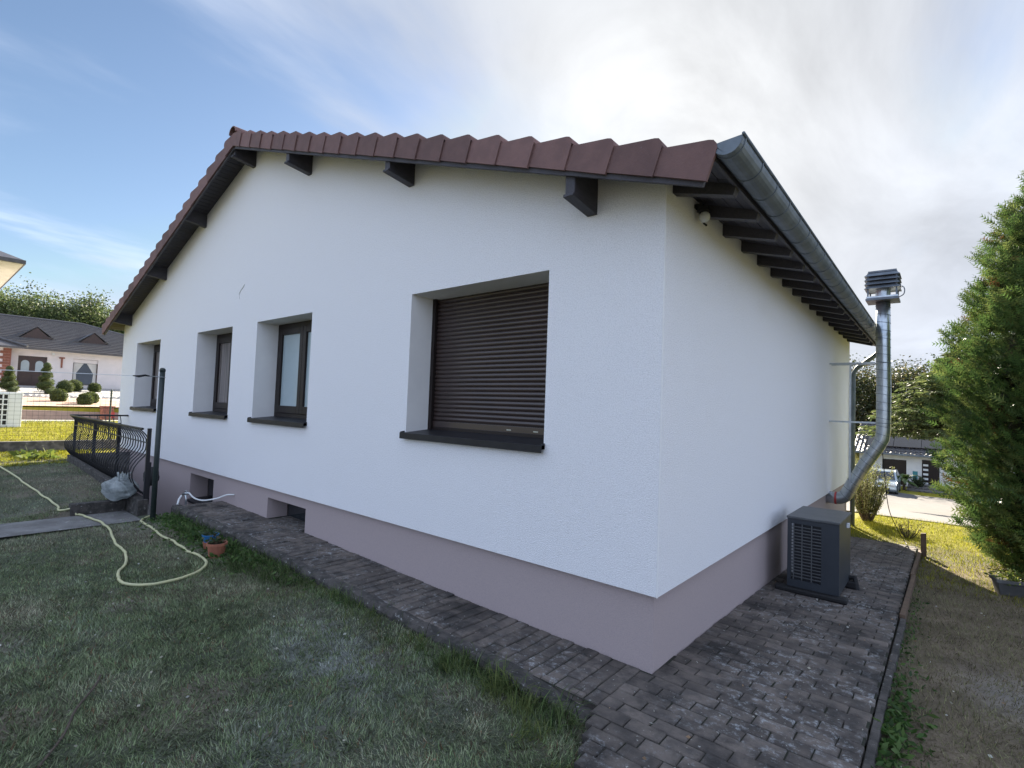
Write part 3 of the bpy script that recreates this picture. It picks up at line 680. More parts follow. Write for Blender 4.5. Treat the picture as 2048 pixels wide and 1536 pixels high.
# ------------------------------------------------------------------ ventilation duct
DY = 6.6
def smooth_path(pts, n=6):
    pts = [Vector(p) for p in pts]; out = []
    for i in range(len(pts)-1):
        p0 = pts[max(i-1, 0)]; p1 = pts[i]; p2 = pts[i+1]; p3 = pts[min(i+2, len(pts)-1)]
        for k in range(n):
            t = k/n; out.append(.5*((2*p1)+(-p0+p2)*t+(2*p0-5*p1+4*p2-p3)*t*t+(-p0+3*p1-3*p2+p3)*t**3))
    return out+[pts[-1]]
duct = node('ventilation_duct', 'galvanised spiral air duct rising past the gutter to a louvred cap', 'duct', (.3, DY, .3))
DR = .096
dp = [(-.06, DY, .43), (.10, DY, .43)] + [(.10+.15*math.sin(a), DY, .58-.15*math.cos(a)) for a in [R(x) for x in (15, 30, 45, 58)]] + [(.48, DY, 1.02), (.64, DY, 1.30), (.695, DY, 1.42), (.71, DY, 1.56), (.712, DY, 2.2), (.705, DY, 2.9), (.70, DY, 3.62)]
MB().tube(dp, DR, 24).build('pipe', m_galv, duct, smooth=True)
# rolled seams
acc = 0; sm = MB(); P0 = [Vector(p) for p in dp]; step = .125; nxt = .16
for a, b in zip(P0[:-1], P0[1:]):
    ln = (b-a).length; t = (b-a).normalized()
    while nxt <= acc+ln:
        c = a+t*(nxt-acc); x = Vector((0, 1, 0)); y = t.cross(x)
        ring = [c + t*.018*math.sin(k/24*math.pi*2) + (x*math.cos(k/24*math.pi*2)+y*math.sin(k/24*math.pi*2))*(DR+.001) for k in range(25)]
        sm.tube(ring, .0035, 5, cap=False); nxt += step
    acc += ln
sm.build('seams', m_zinc, duct, smooth=True, kind='stuff')
for s0, s1 in ((0, 1),):
    MB().tube([(.075, DY, .43), (.105, DY, .43)], DR+.004, 24, cap=True).build('red_band', m_red, duct, smooth=False)
MB().tube([(.701, DY, 3.02), (.701, DY, 3.06)], DR+.004, 24).build('joint_collar', m_galv, duct)
for zz_ in (2.60, 1.665):
    br = MB(); br.box(-.01, .61, DY-.115, DY-.09, zz_-.012, zz_+.012); br.box(-.01, .61, DY+.09, DY+.115, zz_-.012, zz_+.012)
    bo = br.build('bracket', m_galv, duct)
    MB().tube([(.712+.094*math.cos(k/20*6.2832), DY+.094*math.sin(k/20*6.2832), zz_) for k in range(21)], .006, 5, cap=False).build('clamp', m_zinc, bo)
MB().box(.275, .30, DY-.108, DY-.098, .6, 2.61).build('strut', m_galv, duct)
cap_ = MB(); cz = 3.60
cap_.box(.50, .90, DY-.2, DY+.2, cz, cz+.03); co = cap_.build('cap_tray', m_galv, duct, bevel=.005)
MB().box(.49, .91, DY-.21, DY+.21, cz-.035, cz-.001).build('cap_base', m_zinc, duct, bevel=.004)
MB().lathe((.70, DY, cz+.031), [(.10, 0), (.10, .13)], 18).build('cap_throat', m_galv, duct)
for sx, sy in ((-1, -1), (1, -1), (1, 1), (-1, 1)): MB().box(.70+sx*.18-.01, .70+sx*.18+.01, DY+sy*.18-.01, DY+sy*.18+.01, cz+.03, cz+.40).build('cap_post', m_zinc, duct)
for k in range(4):
    z = cz+.15+.065*k; a, b = .225, .175
    MB().hexa([(.70-a, DY-a, z), (.70+a, DY-a, z), (.70+a, DY+a, z), (.70-a, DY+a, z)], [(.70-b, DY-b, z+.055), (.70+b, DY-b, z+.055), (.70+b, DY+b, z+.055), (.70-b, DY+b, z+.055)]).build('louvre', m_zinc, duct)
MB().box(.52, .88, DY-.18, DY+.18, cz+.405, cz+.43).build('cap_lid', m_zinc, duct)
MB().tube(smooth_path([(.88, DY-.2, cz+.18), (.97, DY-.22, cz+.12), (.97, DY-.22, cz+.02), (.90, DY-.2, cz-.02)]), .008, 6).build('loop_wire', m_zinc, duct, smooth=True)
cab2 = MB().tube(smooth_path([(.69, 6.70, 1.25), (.72, 6.80, .75), (.76, 6.95, .3), (.86, 7.2, -.05), (.93, 7.3, -.21), (.98, 7.0, -.22), (.95, 6.3, -.20), (.90, 6.0, -.20)]), .006, 6).build('hanging_cable', m_black, smooth=True)
tag(cab2, 'thin dark cable hanging below the air duct to the path', 'cable')

# ------------------------------------------------------------------ left: post, line, hose, pots, tap, railing, bag
post = node('clothes_post', 'dark green round washing line post beside the stairwell', 'post', (-6.9, -.9, 0))
MB().lathe((-6.9, -.9, 0), [(.033, -.3), (.033, 2.03)], 14).build('tube', m_green_post, post, smooth=True)
MB().lathe((-6.9, -.9, 0), [(.037, 2.025), (.037, 2.05), (.028, 2.068), (.012, 2.075)], 14).build('end_cap', m_green_post, post, smooth=True)
MB().tube([(-6.9+.037*math.cos(k/16*6.2832), -.9+.037*math.sin(k/16*6.2832), 1.945) for k in range(17)], .005, 5, cap=False).build('wire_loop', m_wire, post)
line = node('washing_line', 'thin pale washing line tied to the dark green post', 'line', (-6.9, -1.2, 1.93))
MB().tube([(-6.9, -1.13, 1.945), (-6.9, -2.2, 1.925), (-6.9, -4, 1.90), (-6.9, -7, 1.90), (-6.9, -10, 1.95)], .004, 6).build('cord', m_whiteplastic, line)
MB().tube([(-6.9, -.94, 1.947), (-6.9, -1.02, 1.95), (-6.9, -1.08, 1.945)], .006, 6).build('hook', m_wire, line)
MB().tube([(-6.9, -1.05, 1.952), (-6.9, -1.10, 1.958), (-6.9, -1.17, 1.940), (-6.9, -1.24, 1.945)], [.008, .014, .016, .005], 7).build('tensioner', m_black, line)

hose_pts = [(-12.4, -2.05), (-11.84, -1.96), (-9.86, -1.79), (-8.44, -1.69), (-7.98, -1.70), (-7.80, -1.52), (-7.35, -1.47), (-6.87, -1.42), (-5.89, -1.53), (-5.26, -1.58), (-4.95, -1.66), (-4.70, -1.77), (-4.44, -1.82),
            (-4.25, -1.78), (-4.13, -1.66), (-4.11, -1.42), (-4.22, -1.22), (-4.43, -1.08), (-4.72, -1.05), (-5.06, -1.08), (-5.40, -1.06), (-5.78, -1.07), (-6.44, -1.05), (-6.81, -1.04), (-7.02, -.98), (-7.12, -.85)]
hp3 = []
for p in smooth_path([(x, y, 0) for x, y in hose_pts], 8):
    p.x += (float(fbm(p.x*5, p.y*5, vn2))-.5)*.05; p.y += (float(fbm(p.x*5+7, p.y*5, vn3))-.5)*.05
    hp3.append((p.x, p.y, float(zg(p.x, p.y))+.011 + (.024 if -7.84 < p.x < -6.98 and p.y < -1 else .008)))
ho = MB().tube(hp3, .0135, 10).build('garden_hose', m_hose, smooth=True); tag(ho, 'pale yellow garden hose looped across the lawn', 'hose')

def leaf_mass(centers, n, spread, size, cols, seed, flat=.4, droop=0., narrow=.45):
    r = np.random.default_rng(seed); c = np.asarray(centers, float)
    P = c[r.integers(0, len(c), n)] + r.normal(0, 1, (n, 3))*np.asarray(spread)
    return leaves_at(P, size, cols, r, flat, droop, narrow)
def leaves_at(P, size, cols, r, flat=.4, droop=0., narrow=.45, axis=None):
    n = len(P); a = r.normal(0, 1, (n, 3)); a[:, 2] *= flat; a[:, 2] -= droop
    if axis is not None: a = a*.6+axis
    a /= np.linalg.norm(a, axis=1)[:, None]
    b = np.cross(a, r.normal(0, 1, (n, 3))); b /= np.linalg.norm(b, axis=1)[:, None]+1e-9
    s = size*(.6+.8*r.random(n))[:, None]
    V = np.stack([P, P+a*s*.5+b*s*narrow*.5, P+a*s, P+a*s*.5-b*s*narrow*.5], 1).reshape(-1, 3)
    F_ = np.arange(4*n).reshape(n, 4)
    cols = np.asarray(cols, float); ci = cols[r.integers(0, len(cols), n)]*(.7+.6*r.random((n, 1)))
    return V, F_, np.repeat(ci, 4, 0)
def pot(name, label, cx, cy, z, r, h, m, leafcol, seed):
    e = node(name, label, 'flower pot', (cx, cy, z), 'flower pots by the kerb')
    MB().lathe((cx, cy, z), [(r*.72, 0), (r*.93, h*.80), (r*.95, h*.80), (r*1.04, h*.82), (r*1.04, h), (r*.94, h), (r*.90, h*.86), (.001, h*.86)], 20, cap=True).build('pot_body', m, e)
    MB().lathe((cx, cy, z+h*.862), [(r*.9, 0), (.001, .01)], 14).build('potting_soil', m_soil, e)
    V, F_, c = leaf_mass([(cx, cy, z+h*1.0), (cx-.03, cy, z+h*1.05)], 90, (r*.45, r*.45, h*.16), .05, leafcol, seed); npmesh('plant_leaves', V, F_, m_leaf, c, e)
pot('flower_pot', 'terracotta coloured pot with wilted plant by the kerb', -4.60, -.93, float(zg(-4.6, -.93)), .098, .155, m_terra, [(.05, .08, .03), (.09, .07, .04)], 1)
pot('flower_pot', 'small blue bowl pot just behind the terracotta pot', -4.98, -.86, float(zg(-4.98, -.86))+.07, .085, .085, m_blue, [(.06, .10, .04), (.10, .12, .07)], 2)
MB().lathe((-4.98, -.86, float(zg(-4.98, -.86))), [(.06, -.01), (.075, .069)], 16).build('brown_pot_under_bowl', m_terra)
bpy.data.objects['brown_pot_under_bowl'].name = 'upturned_pot'; tag(bpy.data.objects['upturned_pot'], 'brown clay pot under the small blue bowl pot', 'flower pot', 'flower pots by the kerb')

tap = node('garden_tap', 'small metal garden tap on a short pipe near the stairwell', 'tap', (-7.16, -.42, 0))
MB().tube([(-7.16, -.42, -.3), (-7.16, -.42, .16), (-7.16, -.43, .235)], .014, 8).build('riser', m_galv, tap, smooth=True)
MB().tube([(-7.22, -.46, .235), (-7.16, -.43, .26), (-7.08, -.41, .27)], [.012, .02, .014], 8).build('tap_body', m_galv, tap, smooth=True)
MB().box(-7.20, -7.12, -.44, -.42, .285, .297).build('tap_handle', m_galv, tap, bevel=.003)
wh = MB().tube(smooth_path([(-7.08, -.41, .27), (-7.0, -.36, .20), (-6.92, -.27, .17), (-6.80, -.14, .20), (-6.70, -.04, .255), (-6.62, .04, .262)]), .011, 8).build('white_feed_hose', m_whiteplastic, smooth=True)
tag(wh, 'thin white hose arching from the tap to the plinth', 'hose')
wh2 = MB().tube(smooth_path([(-7.20, -.47, .225), (-7.14, -.52, .18), (-7.06, -.56, .125)]), .014, 8).build('white_hose_stub', m_whiteplastic, smooth=True)
tag(wh2, 'short white hose end dropping from the tap onto the kerb', 'hose')

rail = node('iron_railing', 'black bellied iron railing round the basement stairwell', 'railing', (-9.8, -.88, .3))
def rz0(x): return .25 + .13*(-7.35-x)/4.85
def rz1(x): return 1.205 + .015*(-7.35-x)/4.85
RY = -.885
def belly(u): # u 0 bottom..1 top -> outward offset
    return .0 + .17*math.exp(-((u-.22)/.26)**2) - .0*u + .05*math.sin(u*math.pi)
def baluster(x, y0, nx_, ny_, zb, zt, r=.008):
    pts = []
    for i in range(13):
        u = i/12
        # swells low, pinches in near the top, then flares to the handrail
        off = .16*math.sin(min(1, u/.62)*math.pi)**1.0*(1 if u < .62 else 0) - .03*math.sin(max(0, (u-.55)/.45)*math.pi) 
        off += .10*max(0, (u-.80)/.20)**1.6
        pts.append((x+nx_*off, y0+ny_*off, zb+(zt-zb)*u))
    return MB().tube(pts, r, 5)
nbal = 36
for i in range(nbal):
    x = -7.43-(4.72)*i/(nbal-1); baluster(x, RY, 0, -1, rz0(x), rz1(x)-.005, .0085).build('baluster', m_metalblk, rail, smooth=True)
for i in range(6):
    y = -.78+.13*i; baluster(-12.2, y, -1, 0, .38, 1.215, .0085).build('baluster', m_metalblk, rail, smooth=True)
for x in (-7.35, -8.95, -10.55, -12.2):
    MB().box(x-.022, x+.022, RY-.022, RY+.022, rz0(x)-.12, rz1(x)+.005).build('rail_post', m_metalblk, rail)
def bar(a, b, r=.016): return MB().tube([a, b], r, 6)
bar((-7.33, RY-.09, rz1(-7.35)), (-12.2, RY-.09, rz1(-12.2)), .018).build('handrail', m_metalblk, rail)
bar((-7.33, RY, rz0(-7.35)+.02), (-12.2, RY, rz0(-12.2)+.02), .014).build('bottom_rail', m_metalblk, rail)
bar((-7.33, RY-.02, rz1(-7.35)-.20), (-12.2, RY-.02, rz1(-12.2)-.20), .010).build('middle_rail', m_metalblk, rail)
bar((-12.2, RY-.09, 1.222), (-12.2, -.004, 1.222), .018).build('handrail', m_metalblk, rail)
bar((-12.2, RY, .40), (-12.2, .036, .40), .014).build('bottom_rail', m_metalblk, rail)
gate = MB().box(-7.385, -7.35, RY+.02, RY+.05, -.02, .72).build('gate_panel', m_metalblk, rail)
bl = MB().sphere((-7.75, -.72, .46), (.12, .10, .14), 12, 8, lambda d: 1+.12*math.sin(5*d.x+3*d.z)).build('dark_bundle', m_black, smooth=True)
tag(bl, 'dark rounded bundle hanging inside the railing behind the plastic bag', 'bundle')

rb = random.Random(11)
cre = [(Vector((rb.gauss(0, 1), rb.gauss(0, 1), rb.gauss(0, 1))).normalized(), rb.uniform(3, 13), rb.random()*6.28) for _ in range(16)]
def bagf(d):
    k = .92
    for v, f_, ph in cre: k += .55/(f_**1.05)*(.55-abs(math.sin(f_*.5*v.dot(d)+ph)))*.55
    g_ = d.dot(Vector((.62, -.25, .74)).normalized()); an = math.atan2(d.y*.8+d.z*.3, d.x-.5*d.z)
    k += .028*math.sin(an*17+2.2*math.sin(an*5))*max(0, g_+.35) + .016*math.sin(an*41+d.z*6)*max(0, g_+.3)
    return k*.93 + .42*max(0, g_-.55)
bag = MB().sphere((-7.87, -1.07, .30), (.43, .25, .185), 120, 70, bagf)
zb0 = float(zg(-8.1, -1.22))
bag.v = [(x, y, max(z, zb0+.002)) for x, y, z in bag.v]
bg_ = bag.build('plastic_bag', m_bag, smooth=True); tag(bg_, 'crumpled milky plastic bag lying by the low wall', 'bag')
fr_ = MB(); o_ = Vector((-7.68, -1.12, .44))
for k in range(26):
    a = math.pi*1.15*k/25-.25; rr2 = .13+.035*math.sin(k*2.7); zz2 = .09+.04*math.sin(k*1.9+1)
    fr_.v += [tuple(o_+Vector((.05*math.cos(a), .04*math.sin(a), -.04))), tuple(o_+Vector((rr2*math.cos(a)*.9, rr2*math.sin(a)*.8, zz2)))]
fr_.f = [(2*k, 2*k+2, 2*k+3, 2*k+1) for k in range(25)]
fr_.build('bag_mouth', m_bag, bg_)

# ------------------------------------------------------------------ grass
def blades(P, length, width, lean, cols, r, seg=1, az=None):
    n = len(P); az = (r.normal(0, 1.1, n)+6.28*3*fbm(P[:, 0]*2.2, P[:, 1]*2.2, vn3)) if az is None else az; le = lean*(.5+r.random(n)); ln = length*(.5+r.random(n)) if np.isscalar(length) else length
    d = np.stack([np.cos(az)*np.sin(le), np.sin(az)*np.sin(le), np.cos(le)], 1); side = np.stack([-np.sin(az), np.cos(az), 0*az], 1)*(width*(.6+.8*r.random(n)))[:, None]/2
    if seg == 1:
        V = np.stack([P-side, P+side, P+d*ln[:, None]], 1).reshape(-1, 3); F_ = np.arange(3*n).reshape(n, 3); return V, F_, np.repeat(cols, 3, 0)
    mid = P+d*(ln*.55)[:, None]; le2 = le*1.9+.25; d2 = np.stack([np.cos(az)*np.sin(le2), np.sin(az)*np.sin(le2), np.cos(le2)], 1); tip = mid+d2*(ln*.5)[:, None]
    V = np.stack([P-side, P+side, mid+side*.8, mid-side*.8, tip], 1).reshape(-1, 3); b = np.arange(n)*5
    F_ = np.concatenate([np.stack([b, b+1, b+2], 1), np.stack([b, b+2, b+3], 1), np.stack([b+3, b+2, b+4], 1)]); return V, F_, np.repeat(cols, 5, 0)
def allowed(x, y):
    ok = ~((x > -7.08) & (x < .0) & (y > -.60-.05*sstep(-1.6, -.2, x)))
    ok &= ~((x > .0+np.minimum(.30, np.maximum(0, (-.55-y))*.36)-.06*fbm(x*9, y*9)) & (x < 1.13) & (y > -3.35) & (y < 7.3))
    ok &= ~((x > PIT[0]-.1) & (x < PIT[1]+.02) & (y > -1.0) & (y < .4))
    ok &= ~((x > -13.05) & (x < .03) & (y > -.02) & (y < 8.9))
    ok &= ~((x > -7.86) & (x < -6.96) & (y < -.97) & (fbm(x*6, y*6, vn2) < .62-.9*np.maximum(0, np.abs(x+7.41)-.36)))
    return ok
def gcols(x, y, r, green=1.0):
    n = len(x); g = fbm(x*1.7+3, y*1.7, vn1); g2 = fbm(x*7, y*7, vn2)
    A = np.array([.150, .220, .100]); B = np.array([.265, .305, .170]); C = np.array([.40, .38, .28]); D_ = np.array([.17, .105, .065])
    t = r.random(n)[:, None]; base = A*(1-t)+B*t
    dry = np.clip((g-.47)*2.4+(r.random(n)-.60)*.9, 0, 1)[:, None]*(1-.6*(green-1)); dry = np.clip(dry, 0, 1)
    c = base*(1-dry)+C*dry; br = (r.random(n) < .05+.10*np.clip((g2-.5)*6, 0, 1))[:, None]; c = np.where(br, D_, c)
    d = (dust(x, y)*(r.random(n) < .45)*(fbm(x*14, y*14, vn3) > .45))[:, None]*.8; c = c*(1-d)+np.array([.40, .41, .40])*d
    return c*(.28+1.35*r.random(n)[:, None]**1.4)*(.65+.75*g2)[:, None]
def put_grass(name, boxes, seed, length, width, lean, green=1.0, seg=1, colf=None, keep=None, zoff=-.004):
    r = np.random.default_rng(seed); X, Y = [], []
    for x0, x1, y0, y1, n in boxes: X.append(r.uniform(x0, x1, n)); Y.append(r.uniform(y0, y1, n))
    x = np.concatenate(X); y = np.concatenate(Y); k = allowed(x, y)
    if keep is not None: k &= keep(x, y, r)
    x, y = x[k], y[k]; P = np.stack([x, y, zg(x, y)+zoff], 1)
    c = gcols(x, y, r, green) if colf is None else colf(x, y, r)
    lens = length*(.45+1.0*r.random(len(x)))*(.75+.7*fbm(x*3, y*3, vn3)) 
    V, F_, cc = blades(P, lens, width, lean, c, r, seg)
    return V, F_, cc
def join_np(parts):
    V, F_, C_ = [], [], []; b = 0
    for v, f, c in parts: V.append(v); F_.append(f+b); C_.append(c); b += len(v)
    return np.concatenate(V), np.concatenate(F_), np.concatenate(C_)
patchy = lambda x, y, r: r.random(len(x)) < .45+.9*fbm(x*2.6+1, y*2.6, vn2)
lawnp = [put_grass('g', [(-4.6, .35, -3.0, -.6, 230000), (-8.2, -4.6, -3.0, -.6, 90000), (-13.9, -7.8, -4.0, -.9, 60000), (-9, .4, -5.5, -3.0, 90000)], 21, .034, .0058, .95, keep=patchy)]
# green fringe along the kerb and weeds round the pots
fr = lambda x, y, r: (np.abs(y+.70+.05*np.sin(x*3)) < .04+.30*fbm(x*1.7+2, 1, vn3)) & (r.random(len(x)) < np.clip(3.2*(fbm(x*3.1, y*3, vn2)-.30), .06, 1))
gc_ = lambda x, y, r: (np.array([.045, .085, .026])*(1-r.random((len(x), 1))) + np.array([.115, .145, .055])*r.random((len(x), 1)))*(.7+.6*r.random((len(x), 1)))
lawnp.append(put_grass('g', [(-6.9, -.15, -1.15, -.58, 17000)], 22, .060, .0050, .75, keep=fr, colf=gc_))
v, f, c = put_grass('g', [(-6.9, -.1, -1.1, -.6, 5200)], 23, .13, .0055, .55, seg=2, keep=fr, colf=gc_)
lawn_long = [(v, f, c)]
def tuft(cx, cy, n, ln, seed, spread=.05, lean=.75):
    r = np.random.default_rng(seed); P = np.stack([r.normal(cx, spread, n), r.normal(cy, spread, n), np.zeros(n)], 1); P[:, 2] = zg(P[:, 0], P[:, 1])-.005
    cc = (np.array([.07, .105, .035])+np.array([.10, .09, .03])*r.random((n, 1)))*(.7+.6*r.random((n, 1)))
    return blades(P, ln*(.4+.8*r.random(n)), .005, lean, cc, r, 2)
lawn_long += [tuft(-.66, -.74, 230, .20, 31, .055), tuft(-.45, -.82, 120, .16, 32, .05), tuft(-1.05, -.74, 120, .13, 33, .06), tuft(-1.5, -.72, 110, .11, 34, .08), tuft(-2.1, -.72, 150, .12, 35, .12), tuft(-.28, -.95, 90, .13, 36, .06), tuft(-2.9, -.72, 150, .12, 37, .15), tuft(.05, -1.1, 90, .10, 38, .07)]
# right of the path: thin dry grass, weeds at the edging
dryc = lambda x, y, r: (np.array([.29, .245, .155])*(1-r.random((len(x), 1))*.7)+np.array([.06, .09, .02])*(r.random((len(x), 1)) < .35))*(.6+.6*r.random((len(x), 1)))
lawnp.append(put_grass('g', [(1.15, 3.6, -.5, 5.6, 100000), (1.15, 4.5, -5, -.5, 60000)], 24, .040, .0046, 1.05, colf=dryc))
sunlit = lambda x, y, r: (np.array([.30, .27, .018])*(1-r.random((len(x), 1)))+np.array([.17, .20, .02])*r.random((len(x), 1)))*(.75+.5*r.random((len(x), 1)))  # sunlight put into the blade colour: brighter, yellower grass where the sun falls
kp = lambda x, y, r: (r.random(len(x)) < sstep(3.6, 7.0, y+(x-1.2)*1.0))
lawnp.append(put_grass('g', [(.0, 4.5, 4.4, 11.4, 46000)], 25, .055, .007, .75, colf=sunlit, keep=kp))
lawnp.append(put_grass('g', [(-22.2, -14.3, -5, 6, 42000), (-14.1, -11.9, -4.5, -.2, 16000)], 26, .055, .012, .8, colf=sunlit))
V, F_, C_ = join_np(lawnp); go = npmesh('grass', V, F_, m_blade, C_); tag(go, 'short patchy lawn grass around the house', 'grass', kind='stuff')
V, F_, C_ = join_np(lawn_long); go = npmesh('long_grass', V, F_, m_blade, C_); tag(go, 'longer grass tufts along the kerb', 'grass', kind='stuff')
# broad-leaved weeds
r = np.random.default_rng(40); parts = []
def weeds(n, xf, yf, size, seed, cols):
    r = np.random.default_rng(seed); x = xf(r, n); y = yf(r, n); k = allowed(x, y); x, y = x[k], y[k]
    P = np.stack([x, y, zg(x, y)+r.random(len(x))*.05], 1); return leaves_at(P, size, cols, r, .5, -.35, .42)
wc = [(.06, .12, .028), (.10, .16, .045), (.04, .085, .02)]
parts.append(weeds(1500, lambda r, n: r.normal(-5.1, .75, n), lambda r, n: -.66-np.abs(r.normal(0, .17, n)), .055, 41, wc))
parts.append(weeds(500, lambda r, n: r.uniform(-6.9, -6.0, n), lambda r, n: -.66-np.abs(r.normal(0, .16, n)), .05, 42, wc))
parts.append(weeds(520, lambda r, n: 1.15+np.abs(r.normal(0, .09, n)), lambda r, n: r.normal(.55, .40, n), .05, 43, wc))
parts.append(weeds(220, lambda r, n: 1.15+np.abs(r.normal(0, .06, n)), lambda r, n: r.uniform(1.2, 4.2, n), .035, 44, wc))
parts.append(weeds(160, lambda r, n: r.uniform(-13.4, -12.6, n), lambda r, n: r.uniform(-1.6, -1.1, n), .16, 45, [(.14, .17, .03), (.10, .14, .03)]))
V, F_, C_ = join_np(parts); go = npmesh('weeds', V, F_, m_leaf, C_); tag(go, 'low green weeds by the kerb and path edge', 'weeds', kind='stuff')
# fallen petals and crumbs
r = np.random.default_rng(50); n = 420; x = np.concatenate([r.uniform(-5, .2, n//2), r.uniform(-.2, 3, n//2)]); y = np.concatenate([r.uniform(-2.9, -.8, n//2), r.uniform(-1.2, 4, n//2)])
onp = ~allowed(x, y); z = np.where(onp, np.where(x < 0, pave_strip_z(x), pave_side_z(y))+.004, zg(x, y)+.018); k = ~((x < .02) & (y > -.05)); P = np.stack([x, y, z], 1)[k]
V, F_, C_ = leaves_at(P, .020, [(.55, .55, .50), (.50, .47, .38), (.30, .20, .12)], r, .12, 0, .7); go = npmesh('litter', V, F_, m_leaf, C_); tag(go, 'pale petals and leaf crumbs scattered on lawn and path', 'litter', kind='stuff')
tw = MB().tube(smooth_path([(-2.52, -2.34, -.02), (-2.35, -2.40, .0), (-2.15, -2.52, -.005), (-1.95, -2.60, -.015), (-1.75, -2.72, -.02)]), .006, 6).build('dry_twig', m_bark); tag(tw, 'thin dark twig lying on the lawn', 'twig')

# ------------------------------------------------------------------ trees and shrubs
def crown(center, rad, nclump, per, size, cols, seed, bottom=-.8, shell=.35, clump=.17, gaps=.0):
    r = np.random.default_rng(seed); c = np.asarray(center, float); rad = np.asarray(rad, float); u = r.normal(0, 1, (nclump*3, 3)); u /= np.linalg.norm(u, axis=1)[:, None]
    u = u[u[:, 2] > bottom][:nclump]; rr = shell+(1-shell)*r.random(len(u))**.6; rr *= .82+.36*r.random(len(u)); C_ = c+u*rad*rr[:, None]
    P = np.repeat(C_, per, 0)+np.clip(r.normal(0, 1, (len(u)*per, 3)), -1.35, 1.35)*rad.mean()*clump*(.5+r.random(len(u)*per)[:, None])
    V, F_, cc = leaves_at(P, size, cols, r, .7, .15, .6); sh = np.repeat(.7+.6*r.random(len(u)), per*4)[:, None]; return V, F_, cc*sh, C_
def tree(name, label, base, h, center, rad, nclump, per, size, cols, seed, tr=.25, group=None, cat='tree'):
    t = node(name, label, cat, base, group); base = Vector(base); c = Vector(center); b = MB()
    b.tube([base-Vector((0, 0, .3)), base.lerp(c, .45)+Vector((.1, .05, 0)), c, c+Vector((0, 0, rad[2]*.5))], [tr, tr*.75, tr*.45, tr*.1], 8); b.build('trunk', m_bark, t, smooth=True)
    V, F_, C_, cl = crown(center, rad, nclump, per, size, cols, seed)
    b = MB()
    for q in cl[::max(1, len(cl)//14)]:
        q = Vector(q); s = base.lerp(c, .55+.3*random.random()); b.tube([s, s.lerp(q, .5)+Vector((0, 0, -.05*rad[2])), q], [tr*.35, tr*.2, tr*.05], 5)
    b.build('limbs', m_bark, t); npmesh('crown', V, F_, m_leaf, C_, t); return t
gl = [(.085, .12, .045), (.12, .15, .06), (.06, .085, .034)]
for k, (x, y, ztp, rr) in enumerate([(-84, .5, 13.6, 5.2), (-81, 6.0, 13.2, 4.6), (-78, 10.6, 12.9, 4.2), (-77, 15.5, 11.4, 4.0), (-96, 12, 13, 5.5)]):
    tree('broadleaf_tree', ['tall leafy tree at the far left behind the pink house', 'round leafy tree standing behind the dark tiled roof ridge', 'leafy tree behind the right end of the pink house roof', 'lower leafy tree half hidden behind the white gable roof', 'farthest pale leafy tree behind the other trees at left'][k],
         (x, y, 3.5), 10, (x, y, ztp-rr*.85), (rr*1.05, rr*1.05, rr*.85), 190, 110, .26, gl, 60+k, .35, 'trees behind the pink house')
gd = [(.045, .058, .022), (.06, .07, .028), (.03, .04, .016), (.085, .075, .03)]
for k, (x, y, ztp, rr) in enumerate([(-6.2, 60, 7.6, 4.6), (-1.5, 62, 7.0, 4.4), (4.5, 60, 7.2, 4.6)]):
    tree('broadleaf_tree', ['dark leafy tree seen between the wall corner and the air duct', 'dark leafy tree behind the solar roof right of the duct', 'dark leafy tree behind the large conifer at right'][k], (x, y, -3.4), 10, (x, y, ztp-rr*1.1), (rr, rr, rr*1.15), 190, 120, .24, gd, 70+k, .35, 'dark trees behind the solar roof')
# layered conifer beyond the thuja
def conifer(base, h, seed):
    t = node('cedar_tree', 'wide layered conifer with drooping branches behind the thuja', 'tree', base); base = Vector(base); r = random.Random(seed); rn = np.random.default_rng(seed)
    MB().tube([base-Vector((0, 0, .3)), base+Vector((0, 0, h*.5)), base+Vector((0, 0, h))], [.22, .14, .02], 8).build('trunk', m_bark, t)
    b = MB(); Ps = []; Ax = []
    for lv in range(17):
        z = h*.42+(h*.56)*lv/16; ln = 3.6*(1-(lv/17)**1.25)+.25
        for k in range(9):
            a = 2*math.pi*(k+r.random()*.7)/9+lv*.4; l_ = ln*r.uniform(.75, 1.1); p0 = base+Vector((0, 0, z)); d = Vector((math.cos(a), math.sin(a), 0))
            pts = [p0, p0+d*l_*.5+Vector((0, 0, .10*l_)), p0+d*l_+Vector((0, 0, .04*l_))]; b.tube(pts, [.035, .02, .006], 4)
            m_ = int(130*l_)
            for q in range(m_):
                u = .15+.85*r.random()**.8; p = pts[0].lerp(pts[1], u*2) if u < .5 else pts[1].lerp(pts[2], u*2-1); sd = r.uniform(-1, 1)*(.15+.45*math.sin(u*2.6))*min(1.2, l_*.4)
                pp = p+Vector((-d.y, d.x, 0))*sd; Ps.append((pp.x, pp.y, pp.z-abs(sd)*.12)); Ax.append((d.x*.8-d.y*sd, d.y*.8+d.x*sd, -.25))
    b.build('branches', m_bark, t)
    V, F_, C_ = leaves_at(np.array(Ps), .22, [(.10, .13, .045), (.13, .15, .055), (.07, .095, .035)], rn, .3, .1, .30, np.array(Ax)); npmesh('crown', V, F_, m_leaf, C_, t)
conifer((2.45, 25.0, float(zg(2.45, 25))), 7.3, 5)
